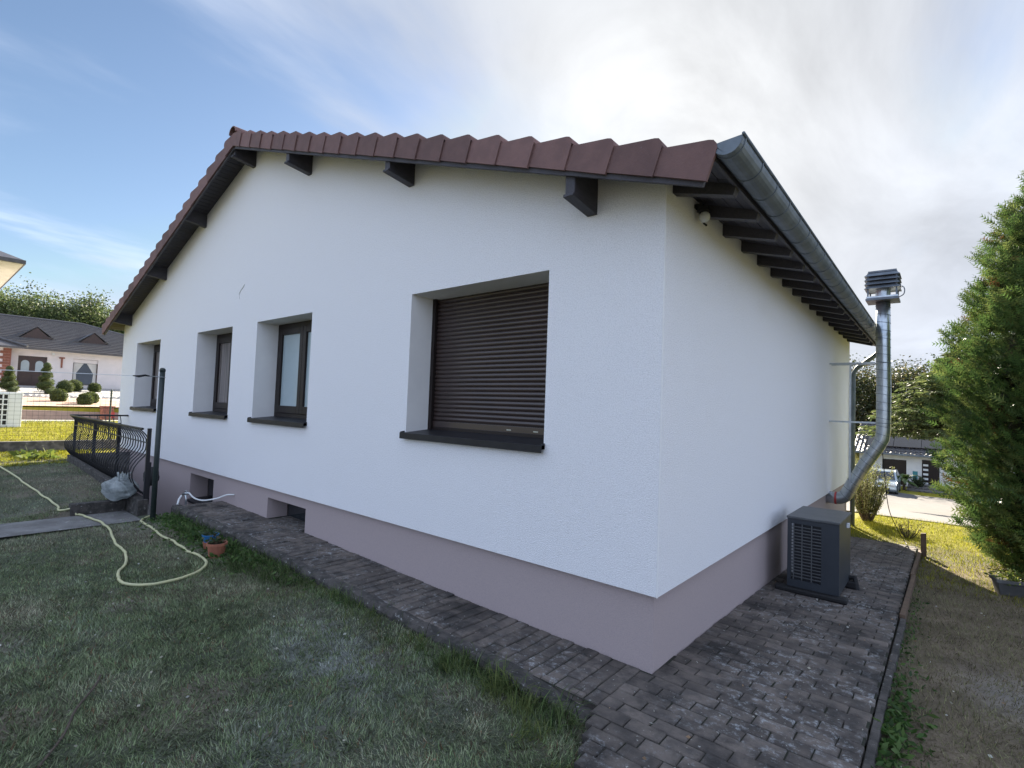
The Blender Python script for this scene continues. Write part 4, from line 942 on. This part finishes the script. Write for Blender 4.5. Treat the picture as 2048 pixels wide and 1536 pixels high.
# thuja
def thuja(base, prof, seed, n):
    t = node('thuja_tree', 'tall dense green thuja at the right edge of the garden', 'tree', base); base = Vector(base); r = np.random.default_rng(seed)
    zs = np.array([p[0] for p in prof]); rs = np.array([p[1] for p in prof]); H = zs[-1]
    MB().tube([base-Vector((0, 0, .3)), base+Vector((0, 0, H*.5)), base+Vector((0, 0, H*.97))], [.12, .08, .015], 8).build('trunk', m_bark, t)
    # sprays: central rib with paired leaflets
    zz_ = r.random(n*3)*H; rad = np.interp(zz_, zs, rs); keep = r.random(n*3) < (rad+.1)/rs.max(); zz_ = zz_[keep][:n]; rad = rad[keep][:n]; n = len(zz_)
    an = r.random(n)*2*np.pi
    bumps = 1+.08*np.sin(an*3+zz_*2.1)+.10*np.sin(an*8-zz_*5.3)+.09*np.sin(zz_*11+an*5+np.sin(an*3))
    dep = 1.03-.45*r.random(n)**1.6+.10*(r.random(n) < .12)*r.random(n); R_ = rad*bumps*dep
    P = np.stack([np.cos(an)*R_, np.sin(an)*R_, zz_], 1)+np.array(base)
    out = np.stack([np.cos(an), np.sin(an), np.zeros(n)], 1); tang = np.stack([-np.sin(an), np.cos(an), np.zeros(n)], 1)
    ax = out*(.55+.3*r.random((n, 1)))+tang*r.normal(0, .35, (n, 1)); ax[:, 2] += .65+r.normal(0, .35, n); ax /= np.linalg.norm(ax, axis=1)[:, None]
    sd = np.cross(ax, out+r.normal(0, .5, (n, 3))); sd /= np.linalg.norm(sd, axis=1)[:, None]+1e-9
    ln = (.115+.04*(dep > .99))[:, None]*(.6+.8*r.random(n))[:, None]
    Vs = []; Fs = []; k = 0; tpl = []
    def tri(a, b, c): tpl.append((a, b, c))
    tri((0, -.03), (0, .03), (1.0, 0))
    for u in (.10, .30, .50, .70):
        w_ = .42*(1-u*.75)
        for s in (-1, 1): tri((u, 0), (u+.12, 0), (u+.26, s*w_))
    for T in tpl:
        for (u, v_) in T: Vs.append(P+ax*ln*u+sd*ln*v_)
    m_ = len(tpl); V = np.stack(Vs, 1).reshape(-1, 3); F_ = np.arange(n*m_*3).reshape(-1, 3)
    cols = np.array([(.080, .142, .036), (.105, .165, .044), (.058, .105, .028), (.150, .185, .052)])[r.integers(0, 4, n)]*(.7+.6*r.random((n, 1)))
    brown = (np.sin(an*5+zz_*3.7)+np.sin(zz_*7.1-an*2) > 1.90)[:, None]; cols = np.where(brown, np.array([.13, .06, .025]), cols)
    npmesh('foliage', V, F_, m_thuja, np.repeat(cols, m_*3, 0), t)
    # inner twigs, dense, coloured dark for the shade inside the crown
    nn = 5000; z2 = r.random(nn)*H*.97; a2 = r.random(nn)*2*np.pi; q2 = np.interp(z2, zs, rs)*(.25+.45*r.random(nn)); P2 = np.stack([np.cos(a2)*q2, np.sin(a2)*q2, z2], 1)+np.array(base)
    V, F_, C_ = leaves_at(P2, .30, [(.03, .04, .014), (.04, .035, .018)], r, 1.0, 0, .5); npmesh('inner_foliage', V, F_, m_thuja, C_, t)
thuja((2.80, 6.85, float(zg(2.80, 6.85))), [(0, .72), (.37, 1.00), (.83, 1.15), (1.04, 1.24), (2.13, 1.17), (2.62, 1.23), (3.37, 1.14), (3.98, .95), (4.37, .84), (4.9, .62), (5.36, .40), (6.0, .08)], 9, 42000)
# rosemary-like shrub at the far corner
def twiggy(name, label, base, h, rad, nst, cols, seed, per=70, size=.045, cat='shrub', lean=.5):
    t = node(name, label, cat, base); base = Vector(base); r = random.Random(seed); rn = np.random.default_rng(seed); b = MB(); Ps = []; Ax = []
    for k in range(nst):
        a = r.random()*6.283; d = Vector((math.cos(a), math.sin(a), 0)); L_ = h*r.uniform(.55, 1.05); o = d*rad*r.random()
        pts = [base+o*.3, base+o*.7+Vector((0, 0, L_*.45))+d*L_*lean*.15, base+o+d*L_*lean*.25+Vector((0, 0, L_))]; b.tube(pts, [.012, .008, .003], 4)
        for q in range(per):
            u = .2+.8*r.random(); p = pts[0].lerp(pts[1], u*2) if u < .5 else pts[1].lerp(pts[2], u*2-1); Ps.append(p+Vector((r.gauss(0, .025), r.gauss(0, .025), r.gauss(0, .02)))); Ax.append((r.gauss(0, .5), r.gauss(0, .5), .9))
    b.build('stems', m_bark, t); V, F_, C_ = leaves_at(np.array([tuple(p) for p in Ps]), size, cols, rn, 1, 0, .3, np.array(Ax)); npmesh('leaves', V, F_, m_leaf, C_, t)
twiggy('flowering_shrub', 'pale twiggy shrub growing at the far end of the brick path', (.20, 9.9, float(zg(.20, 9.9))), 1.25, .30, 60, [(.17, .18, .07), (.25, .25, .13), (.12, .14, .05)], 12, 130, .05, lean=.55)
twiggy('small_shrub', 'thin low sprigs beside the dangling cable in lit grass', (.95, 8.2, float(zg(.95, 8.2))), .30, .22, 12, [(.13, .14, .05), (.10, .08, .04)], 13, 16)
# planters under the thuja
for k, (x, y, a) in enumerate([(2.02, 5.02, .25), (2.30, 4.72, .1)]):
    z = float(zg(x, y)); t = node('planter_box', ['grey planter box with trailing plants nearest the path', 'second grey planter box at the right picture edge'][k], 'planter', (x, y, z), 'planters below the thuja')
    c, s = math.cos(a), math.sin(a)
    def T(u, v_, h): return (x+c*u-s*v_, y+s*u+c*v_, z+h)
    MB().hexa([T(-.13, -.08, 0), T(.13, -.08, 0), T(.13, .08, 0), T(-.13, .08, 0)], [T(-.16, -.10, .17), T(.16, -.10, .17), T(.16, .10, .17), T(-.16, .10, .17)]).build('box', m_graypot, t, bevel=.006)
    rim = MB(); 
    for u0, u1, v0, v1 in ((-.172, .172, -.112, -.10), (-.172, .172, .10, .112), (-.172, -.16, -.10, .10), (.16, .172, -.10, .10)): rim.hexa([T(u0, v0, .15), T(u1, v0, .15), T(u1, v1, .15), T(u0, v1, .15)], [T(u0, v0, .185), T(u1, v0, .185), T(u1, v1, .185), T(u0, v1, .185)])
    rim.build('rim', m_graypot, t)
    V, F_, C_ = leaf_mass([T(-.05, 0, .20), T(.08, 0, .22)], 260, (.08, .05, .03), .05, [(.12, .16, .03), (.16, .17, .04), (.08, .12, .03)], 80+k, .5); npmesh('plants', V, F_, m_leaf, C_, t)

# ------------------------------------------------------------------ left neighbours
gw = MB().box(-14.30, -14.16, -14, 9, .0, .56).build('garden_wall', m_conc, bevel=.01); tag(gw, 'low weathered garden wall under the wire fence', 'wall')
fe = node('wire_fence', 'thin green wire mesh fence above the low garden wall', 'fence', (-14.22, -3, .56))
pm = MB().lathe((0, 0, 0), [(.02, 0), (.02, 1.22), (.005, 1.24)], 8).mesh('fence_post', m_fence)
for k in range(7): inst(pm, 'fence_post', (-14.22, -12.4+2.5*k, .55), fe)
fm = MB()
for k in range(13): 
    z = .60+.09*k; fm.tube([(-14.22, -14, z), (-14.22, 5, z)], .0022, 3, cap=False)
for k in range(190): fm.tube([(-14.22, -14+.1*k, .58), (-14.22, -14+.1*k, 1.70)], .0018, 3, cap=False)
fm.build('mesh_panel', m_fence, fe, kind='stuff')
# neighbour's white heat pump
hpw = node('white_heat_pump', 'white neighbouring heat pump with black grille behind the fence', 'heat pump', (-19.5, -1.5, .5))
ax0, ay0, ay1, az0, az1 = -19.2, -2.35, -.92, .60, 1.62
MB().box(ax0-.42, ax0, ay0, ay1, az0, az1).build('cabinet', m_whiteplastic, hpw, bevel=.01)
MB().quad((ax0+.004, ay0+.1, az0+.07), (ax0+.004, ay1-.30, az0+.07), (ax0+.004, ay1-.30, az1-.06), (ax0+.004, ay0+.1, az1-.06)).build('fan_recess', m_black, hpw)
for i in range(10): MB().box(ax0+.005, ax0+.02, ay0+.1+.1145*i-.018, ay0+.1+.1145*i+.018, az0+.07, az1-.06).build('grille_upright', m_whiteplastic, hpw)
for i in range(7): 
    z = az0+.07+(az1-az0-.13)*i/6; MB().box(ax0+.008, ax0+.023, ay0+.08, ay1-.28, z-.016, z+.016).build('grille_bar', m_whiteplastic, hpw)
for yy in (ay0+.1, ay1-.25): MB().box(ax0-.40, ax0-.02, yy, yy+.16, .42, az0-.001).build('foot', m_black, hpw)
# driveway, kerb, garden wall
sheet('driveway', -29.99, -23.0, -20, 20, m_drivep, .012, (20, 30))
kb = MB().box(-23.0, -22.75, -20, 20, .1, .66); kb.build('driveway_kerb', m_whitewall); tag(bpy.data.objects['driveway_kerb'], kind='structure')
pw = MB().hexa([(-30.25, -12, -.4), (-30.05, -12, -.4), (-30.05, 4.2, -.4), (-30.25, 4.2, -.4)], [(-30.25, -12, 1.10), (-30.05, -12, 1.10), (-30.05, 4.2, .72), (-30.25, 4.2, .72)]).build('pink_wall', m_pinkwall, bevel=.02)
tag(pw, 'low pink rendered wall in front of the topiary garden', 'wall')
pl_ = node('brick_pillar', 'short brick pillar at the end of the pink wall', 'pillar', (-29.9, 3.3, .2))
for i in range(11): 
    s = .22+(.015 if i % 2 else 0); MB().box(-29.9-s, -29.9+s, 3.3-s, 3.3+s, .05+.088*i, .05+.088*i+.082).build('brick_course', m_brick, pl_)
MB().box(-30.17, -29.63, 3.03, 3.57, 1.018, 1.06).build('coping', m_brick, pl_, bevel=.01)
MB().box(-29.67, -29.655, 3.42, 3.56, .5, .78).build('red_plate', m_red, pl_)
sheet('orange_gravel_bed', -35.3, -30.26, -12, 4.4, m_gravelp, .07, (20, 30))
sheet('pale_gravel_bed', -44.6, -35.32, -12, 16, m_gravelw, .07, (20, 40)); sheet('pale_gravel_slope', -35.3, -30.3, 4.4, 12, m_gravelw, .07, (12, 16))
rs_ = random.Random(5)
sv = [MB().sphere((0, 0, 0), (.17, .2, .11), 8, 6, lambda d, s=s: 1+.18*math.sin(4*d.x+s)+.15*math.sin(5*d.y+2*s)).mesh('boulder', m_stone, True) for s in range(3)]
bs = node('boulder_edging', 'line of white boulders edging the gravel bed below the topiary', 'stones', (-35.3, 0, 1.2))
for k in range(34):
    y = -1.2+.25*k; x = -35.3+.25*math.sin(y*.9)+rs_.uniform(-.08, .08); inst(sv[k % 3], 'boulder', (x, y, float(zg(x, y))+.08), bs, (0, 0, rs_.random()*6))
def ball(x, y, r, label, seed, h=0):
    z = float(zg(x, y))+.02; t = node('box_ball', label, 'topiary', (x, y, z), 'clipped box balls'); c = (x, y, z+r*.92+h)
    MB().sphere(c, r*.93, 14, 10, lambda d: 1+.03*math.sin(9*d.x+7*d.z)).build('core', mat('box_core_%d' % seed, (.03, .045, .012), rough=1), t, smooth=True)
    rn = np.random.default_rng(seed); u = rn.normal(0, 1, (1100, 3)); u /= np.linalg.norm(u, axis=1)[:, None]; P = np.array(c)+u*r*(.9+.1*rn.random((1100, 1)))
    V, F_, C_ = leaves_at(P, .07, [(.06, .08, .02), (.08, .10, .026), (.045, .06, .016)], rn, 1, 0, .6, u*.8); npmesh('foliage', V, F_, m_leaf, C_, t)
    MB().tube([(x, y, z-.1), (x, y, z+r*.5+h)], .03, 6).build('stem', m_bark, t)
for k, (x, y, r_, lb) in enumerate([(-39.2, 3.15, .40, 'large clipped ball nearest the pink house window'), (-40.3, 3.75, .40, 'clipped ball partly behind the large ball under the window'), (-40.5, 4.78, .32, 'clipped ball at the right below the curtained window'),
                                   (-32.9, 1.93, .34, 'lone clipped ball on the orange gravel'), (-31.4, 2.72, .31, 'front one of the two clipped balls near the brick pillar'), (-32.4, 3.12, .31, 'rear one of the two clipped balls near the brick pillar')]): ball(x, y, r_, lb, 90+k)
def spiral(x, y, h, r0, label, seed):
    z = float(zg(x, y)); t = node('spiral_topiary', label, 'topiary', (x, y, z), 'spiral clipped shrubs'); MB().tube([(x, y, z-.1), (x, y, z+h)], .04, 6).build('stem', m_bark, t)
    rn = np.random.default_rng(seed); turns = 3.2; pts = []; rad = []
    for i in range(60):
        u = i/59; a = u*turns*6.283; w_ = r0*(1-.72*u); pts.append((x+math.cos(a)*w_*.62, y+math.sin(a)*w_*.62, z+.18+u*(h-.25))); rad.append(.20*(1-.45*u)*(r0/.42))
    MB().tube(pts, [q*.85 for q in rad], 7).build('core', m_thuja if False else mat('spiral_core_%d' % seed, (.03, .045, .012), rough=1), t, smooth=True)
    k = rn.integers(0, 60, 2400); u = rn.normal(0, 1, (2400, 3)); u /= np.linalg.norm(u, axis=1)[:, None]; P = np.array(pts)[k]+u*np.array(rad)[k][:, None]*.95
    V, F_, C_ = leaves_at(P, .07, [(.06, .08, .02), (.08, .10, .026), (.045, .06, .016)], rn, 1, 0, .6, u*.8); npmesh('foliage', V, F_, m_leaf, C_, t)
    MB().sphere((x, y, z+h+.05), .17*(r0/.42), 10, 8).build('top_ball', bpy.data.materials['spiral_core_%d' % seed], t, smooth=True)
spiral(-37.9, .55, 1.30, .42, 'spiral clipped shrub left of the brown front door', 101)
spiral(-37.5, 2.02, 1.62, .44, 'taller spiral clipped shrub right of the brown front door', 102)

# pink house
ph = node('pink_house', 'pale pink bungalow with dark tiled hip roof across the driveway', 'house', (-48, 5, 1.9))
PX = -44.75; zb, ze = 1.7, 4.42
pwm = MB(); holes = [(1.56, 2.98, 1.96, 3.95), (4.33, 5.70, 2.25, 3.98)]
ysl = sorted({1.1, 13.5, *[h[0] for h in holes], *[h[1] for h in holes]}); zsl = sorted({zb, ze, *[h[2] for h in holes], *[h[3] for h in holes]})
for a, b in zip(ysl[:-1], ysl[1:]):
    for c, d in zip(zsl[:-1], zsl[1:]):
        if any(h[0] < (a+b)/2 < h[1] and h[2] < (c+d)/2 < h[3] for h in holes): continue
        pwm.quad((PX, a, c), (PX, b, c), (PX, b, d), (PX, a, d))
for a, b, c, d in holes:
    for (p, q) in (((a, c), (a, d)), ((a, d), (b, d)), ((b, d), (b, c)), ((b, c), (a, c))): pwm.quad((PX, p[0], p[1]), (PX, q[0], q[1]), (PX-.22, q[0], q[1]), (PX-.22, p[0], p[1]))
pwm.box(-58, PX-.25, 1.2, 13.5, zb, ze-.01)
pwm.build('wall', m_pink, ph)
MB().box(-54, PX+.62, -9, 1.1, zb, ze-.01).build('wing_wall', m_pink, ph)
q_ = None
for i in range(13):
    s = .14 if i % 2 else .0; MB().box(PX+.60, PX+.66, .78-s, 1.14, 2.05+.175*i, 2.05+.175*i+.165).build('quoin_brick', m_brick, ph)
MB().box(PX-.02, PX+.655, 1.102, 1.16, 2.0, 4.3).build('quoin_return', m_brick, ph)
dr = MB().box(PX-.22, PX-.14, 1.57, 2.97, 1.96, 3.94).build('front_door', m_doorw, ph)
for y in (1.92, 2.62):
    pts = [(y-.20, 2.95), (y+.20, 2.95), (y+.20, 3.45)] + [(y+.20*math.cos(t), 3.45+.22*math.sin(t)) for t in [math.pi*i/8 for i in range(1, 8)]] + [(y-.20, 3.45)]
    MB().prism(pts, 0, PX-.139, PX-.125).build('arched_pane', m_frost, dr)
for y in (1.62, 2.27): MB().box(PX-.138, PX-.12, y, y+.62, 2.10, 2.75).build('door_panel', m_doorw, dr, bevel=.02)
wn_ = MB().box(PX-.22, PX-.18, 4.33, 5.70, 2.25, 3.98).build('window', m_glass, ph)
MB().box(PX-.17, PX-.10, 4.34, 5.69, 3.72, 3.97).build('shutter_box', m_pink, wn_)
for a, b in ((4.33, 4.38), (5.65, 5.70)): MB().box(PX-.175, PX-.12, a, b, 2.25, 3.72).build('frame', m_doorw, wn_)
for s, y in ((1, 4.38), (-1, 5.65)): MB().prism([(y, 3.70), (y+s*.55, 3.70), (y+s*.16, 3.0), (y+s*.20, 2.3), (y, 2.3)], 0, PX-.179, PX-.172).build('curtain', m_cream, wn_)
MB().box(PX-.05, PX+.06, 4.28, 5.75, 2.19, 2.25).build('sill', m_conc, wn_)
lt = MB().box(PX, PX+.14, 3.18, 3.32, 4.12, 4.26).build('wall_lamp', m_whiteplastic, ph)
fl = MB().tube([(PX+.05, 3.72, 3.3), (PX+.05, 3.72, 3.95)], .05, 8).build('wall_column', m_brick, ph); MB().box(PX, PX+.12, 3.58, 3.86, 3.93, 4.02).build('column_head', m_brick, ph)
for k in range(4): MB().box(PX+.0, PX+1.5-.33*k, .9, 3.2, 1.5+.12*k, 1.62+.12*k-.004).build('door_step', m_conc, ph)
MB().box(PX+.01, PX+.58, 1.2, 13.8, ze-.04, ze+.02).build('soffit', m_whitewall, ph); MB().box(PX+.58, PX+.64, 1.75, 13.8, ze-.06, ze+.09).build('eave_gutter', m_darkroof, ph)
MB().box(PX+.64, PX+1.20, -9, 1.78, ze-.05, ze+.02).build('wing_soffit', m_whitewall, ph)
# roof courses: main slope as stepped courses between eave and ridge
rcs = MB(); ncs = 19; ex, ez = PX+.66, ze+.02; rx, rz_ = -52.0, 7.15
for i in range(ncs):
    t0, t1 = i/ncs, (i+1)/ncs; xa, xb = ex+(rx-ex)*t0, ex+(rx-ex)*t1; za, zb2 = ez+(rz_-ez)*t0, ez+(rz_-ez)*t1
    ya = 14.2+(6.0-14.2)*t0; yb = 14.2+(6.0-14.2)*t1
    rcs.quad((xa, -12, za+.09), (xa, ya, za+.09), (xb, yb, zb2+.0), (xb, -12, zb2+.0)); rcs.quad((xa, -12, za-.03), (xa, ya, za-.03), (xa, ya, za+.09), (xa, -12, za+.09))
    rcs.quad((xa, ya, za+.05), (2*rx-xa, ya, za+.05), (2*rx-xb, yb, zb2), (xb, yb, zb2))
rcs.quad((ex, -12, ez), (rx, -12, rz_), (2*rx-ex, -12, ez)); rcs.quad((2*rx-ex, -12, ez), (2*rx-ex, 14.2, ez), (rx, 6, rz_), (rx, -12, rz_))
rfo = rcs.build('roof', m_darkroof, ph)
MB().tube([(rx, -12, rz_+.03), (rx, 6.0, rz_+.03)], .10, 8).build('ridge_cap', m_darkroof, rfo); MB().tube([(rx, 6.0, rz_+.03), (ex, 14.2, ez+.05)], .08, 8).build('hip_cap', m_darkroof, rfo)
for y in (2.55, 5.65):
    x1 = -46.4; z1 = ez+(rz_-ez)*(x1-ex)/(rx-ex); d_ = MB(); apex = (x1+.05, y, z1+.80); back = (x1-2.4, y, z1+.80)
    d_.quad((x1+.05, y-.80, z1+.02), (x1+.05, y+.80, z1+.02), apex); do = d_.build('dormer_face', m_doorw, rfo)
    MB().add([(x1+.15, y-1.0, z1-.02), apex, back, (x1+.15, y+1.0, z1-.02), (apex[0]+.1, y, apex[2]+.04), (x1+.15, y-1.0, z1+.05), (x1+.15, y+1.0, z1+.05)], [(5, 4, 2), (6, 2, 4), (5, 0, 1, 4), (3, 6, 4, 1)]).build('dormer_roof', m_darkroof, rfo)
wr = MB(); wx = PX+1.22
wr.quad((wx, 1.80, ez), (wx, -9, ez), (wx-4.2, -9, ez+1.62), (wx-4.2, -2.4, ez+1.62)); wr.quad((wx, 1.80, ez), (wx-4.2, -2.4, ez+1.62), (wx-6, -2.4, ez+1.0), (wx-6, 1.8, ez)); wr.quad((wx, 1.80, ez-.12), (wx, -9, ez-.12), (wx, -9, ez), (wx, 1.8, ez))
wr.build('wing_roof', m_darkroof, ph); MB().tube([(wx+.02, 1.82, ez+.05), (wx-4.2, -2.4, ez+1.67)], .09, 6).build('wing_hip_cap', m_dtile, ph)

# tall neighbouring house: only its eave corner reaches into the picture
vl = node('tall_house', 'corner of a taller cream house with blue grey roof at left edge', 'house', (-26, -5, .6))
vx, vy, vz = -23.2, -.67, 6.10
MB().box(vx-8, vx-1.0, vy-9, vy-1.0, .3, vz-.02).build('wall', m_cream, vl)
MB().box(vx-9, vx-.06, vy-10, vy-.06, vz-.02, vz+.03).build('soffit', m_cream, vl)
MB().add([(vx, vy, vz+.12), (vx, vy-11, vz+.12), (vx-5, vy-6, vz+2.6), (vx-5, vy-5, vz+2.6), (vx-10, vy, vz+.12), (vx-10, vy-11, vz+.12)], [(0, 3, 2, 1), (0, 4, 3), (4, 5, 2, 3), (1, 2, 5)]).build('roof', m_zinc if False else m_darkroof, vl)
eg = MB(); eg.box(vx-.08, vx, vy-11, vy, vz, vz+.13); eg.box(vx-10, vx-.08, vy-.08, vy, vz, vz+.13); eg.build('eave_gutter', m_dtile, vl)

# ------------------------------------------------------------------ right neighbours, down the slope
sheet('street', -8, 30, 11.2, 40.5, m_asph, .02, (20, 40))
sh_ = node('solar_house', 'white bungalow with solar panels on its tiled roof down the street', 'house', (0, 50, -3.2))
SY = 46.6; sb0, se = -3.6, -.72
MB().box(-3.75, 9, SY, 56, sb0, se).build('wall', m_whitewall, sh_)
MB().box(-2.25, -.75, SY-.02, SY+.01, -3.15, -1.25).build('garage_shade_panel', m_frame, sh_)  # dark slab on the wall stands for the shade inside the open garage
dd = MB().box(.18, 1.2, SY-.03, SY+.01, -3.15, -1.12).build('dark_entrance', m_frame, sh_)
for i in range(5): MB().box(.25, .55, SY-.05, SY-.031, -2.95+.34*i, -2.80+.34*i).build('lattice_panel', m_whiteplastic, dd)
ry0, ry1, zr0, zr1 = SY-.6, 51.8, -.78, 1.45; rr_ = MB(); nc2 = 14
for i in range(nc2):
    t0, t1 = i/nc2, (i+1)/nc2; ya, yb = ry0+(ry1-ry0)*t0, ry0+(ry1-ry0)*t1; za, zb2 = zr0+(zr1-zr0)*t0, zr0+(zr1-zr0)*t1
    for k in range(44):
        xa = -4.2+.3*k; xm, xb = xa+.15, xa+.3
        rr_.quad((xa, ya, za+.02), (xm, ya, za+.09), (xm, yb, zb2+.045), (xa, yb, zb2-.02)); rr_.quad((xm, ya, za+.09), (xb, ya, za+.02), (xb, yb, zb2-.02), (xm, yb, zb2+.045))
    rr_.quad((-4.2, ya, za-.05), (9, ya, za-.05), (9, ya, za+.03), (-4.2, ya, za+.03))
rr_.quad((-4.2, ry0, zr0-.06), (9, ry0, zr0-.06), (9, ry1, zr1-.08), (-4.2, ry1, zr1-.08)); rr_.quad((-4.2, 2*ry1-ry0, zr0), (-4.2, ry1, zr1), (9, ry1, zr1), (9, 2*ry1-ry0, zr0))
ro2 = rr_.build('roof', m_dtile, sh_)
MB().box(-4.2, 9, ry0-.14, ry0-.02, zr0-.10, zr0+.03).build('eave_gutter', m_zinc, ro2)
for rI in range(2):
    for k in range(6):
        t0, t1 = .16+.34*rI, .16+.34*rI+.32; ya, yb = ry0+(ry1-ry0)*t0, ry0+(ry1-ry0)*t1; za, zb2 = zr0+(zr1-zr0)*t0+.14, zr0+(zr1-zr0)*t1+.14; xa = -3.3+1.72*k
        MB().hexa([(xa, ya, za), (xa+1.69, ya, za), (xa+1.69, yb, zb2), (xa, yb, zb2)], [(xa, ya, za+.04), (xa+1.69, ya, za+.04), (xa+1.69, yb, zb2+.04), (xa, yb, zb2+.04)]).build('solar_panel', m_solar, ro2)
MB().tube([(-4.2, ry1, zr1+.04), (9, ry1, zr1+.04)], .11, 8).build('ridge_cap', m_dtile, ro2)
for k in range(4):
    y = 42.2+1.0*k; s_ = MB().box(-.6, 4.5, y, y+1.0, -3.6, -3.22+.11*k).build('terrace_step', m_conc); tag(s_, kind='structure')
# parked car
car = node('parked_car', 'pale silver blue car parked in front of the white solar house', 'car', (-1.75, 40.2, -3.2)); cx, cy0, cz0 = -1.75, 38.4, float(zg(-1.75, 40))+.02
prof = [(0, .35), (.05, .62), (.25, .74), (1.05, .90), (1.75, 1.40), (2.2, 1.47), (3.1, 1.44), (3.75, 1.02), (3.95, .95), (4.0, .40), (3.9, .22), (.1, .22)]
b = MB(); nP = len(prof)
for sx, ins in ((-1, .0), (1, .0)):
    for (y, z) in prof: b.v.append((cx+sx*(.86-(.16*max(0, (z-.9)/.55))), cy0+y, cz0+z))
b.f = [tuple(range(nP)), tuple(range(nP, 2*nP))[::-1]]+[(i, (i+1) % nP, nP+(i+1) % nP, nP+i) for i in range(nP)]
b.build('body', m_car, car, bevel=.05)
MB().hexa([(cx-.72, cy0+1.08, cz0+.93), (cx+.72, cy0+1.08, cz0+.93), (cx+.62, cy0+1.66, cz0+1.34), (cx-.62, cy0+1.66, cz0+1.34)], [(cx-.72, cy0+1.06, cz0+.96), (cx+.72, cy0+1.06, cz0+.96), (cx+.62, cy0+1.64, cz0+1.37), (cx-.62, cy0+1.64, cz0+1.37)]).build('windscreen', m_glass, car)
for sx in (-1, 1):
    MB().hexa([(cx+sx*.845, cy0+1.25, cz0+.97), (cx+sx*.86, cy0+1.25, cz0+.97), (cx+sx*.86, cy0+3.4, cz0+.99), (cx+sx*.845, cy0+3.4, cz0+.99)], [(cx+sx*.74, cy0+1.75, cz0+1.34), (cx+sx*.755, cy0+1.75, cz0+1.34), (cx+sx*.755, cy0+3.05, cz0+1.36), (cx+sx*.74, cy0+3.05, cz0+1.36)]).build('side_window', m_glass, car)
    MB().box(cx+sx*.62-.17, cx+sx*.62+.17, cy0-.01, cy0+.2, cz0+.56, cz0+.70).build('headlight', m_lampglass, car, bevel=.02)
    for y in (.75, 3.2):
        wl = MB().prism([(cy0+y+.31*math.cos(t), cz0+.31+.31*math.sin(t)) for t in [k/16*6.2832 for k in range(16)]], 0, cx+sx*.80-.09, cx+sx*.80+.09).build('wheel', m_tyre, car)
        MB().prism([(cy0+y+.19*math.cos(t), cz0+.31+.19*math.sin(t)) for t in [k/12*6.2832 for k in range(12)]], 0, cx+sx*.80-.095, cx+sx*.80+.095).build('rim', m_galv, wl)
MB().box(cx-.5, cx+.5, cy0-.015, cy0+.05, cz0+.30, cz0+.46).build('air_intake', m_black, car)
# banana-like plant, shrub and lounger in front of that house
bp_ = node('banana_plant', 'broad leaved plant in front of the dark garage opening', 'plant', (-.75, 43.5, -3.2)); rn = random.Random(8)
MB().tube([(-.75, 43.5, -3.4), (-.75, 43.5, -2.2)], .09, 7).build('stalk', m_bark, bp_)
for k in range(15):
    a = k*2.399; L_ = rn.uniform(.9, 1.5); el = rn.uniform(.2, 1.25); d = Vector((math.cos(a)*math.cos(el), math.sin(a)*math.cos(el), math.sin(el))); p0 = Vector((-.75, 43.5, -2.6+.3*rn.random())); sd = Vector((-math.sin(a), math.cos(a), 0))*.17
    pts = [p0+d*L_*t+Vector((0, 0, -.55*t*t*L_)) for t in (0, .25, .5, .75, 1)]; ws = (.2, 1, 1.1, .8, .05); b = MB()
    for p, q in zip(pts, ws): b.v += [tuple(p-sd*q), tuple(p), tuple(p+sd*q)]
    b.v = [(x, y, z-(.05 if i % 3 != 1 else 0)) for i, (x, y, z) in enumerate(b.v)]
    for i in range(4): b.f += [(3*i, 3*i+1, 3*i+4, 3*i+3), (3*i+1, 3*i+2, 3*i+5, 3*i+4)]
    b.build('leaf_blade', MATS.get('banana_leaf') or mat('banana_leaf', (.07, .12, .022), (.05, .09, .02), scale=3, rough=.4, transl=.35), bp_)
twiggy('dark_bush', 'low dark bush on the terrace beside the teal lounger', (.0, 44.8, -3.1), .8, .5, 26, [(.03, .05, .02), (.05, .07, .025)], 15, 50, .12, 'bush')
lg = node('teal_lounger', 'teal sling garden chair on the terrace by the white wall', 'chair', (-.05, 45.6, -2.9))
MB().hexa([(-.35, 45.3, -2.62), (-.05, 45.3, -2.62), (-.05, 45.75, -2.66), (-.35, 45.75, -2.66)], [(-.35, 45.3, -2.58), (-.05, 45.3, -2.58), (-.05, 45.75, -2.62), (-.35, 45.75, -2.62)]).build('seat', m_teal, lg)
MB().hexa([(-.35, 45.70, -2.64), (-.05, 45.70, -2.64), (-.05, 45.74, -2.64), (-.35, 45.74, -2.64)], [(-.35, 45.98, -1.98), (-.05, 45.98, -1.98), (-.05, 46.02, -1.98), (-.35, 46.02, -1.98)]).build('backrest', m_teal, lg)
for x in (-.34, -.07):
    for y in (45.33, 45.72): MB().box(x, x+.03, y, y+.03, -3.1, -2.63).build('leg', m_metalblk, lg)
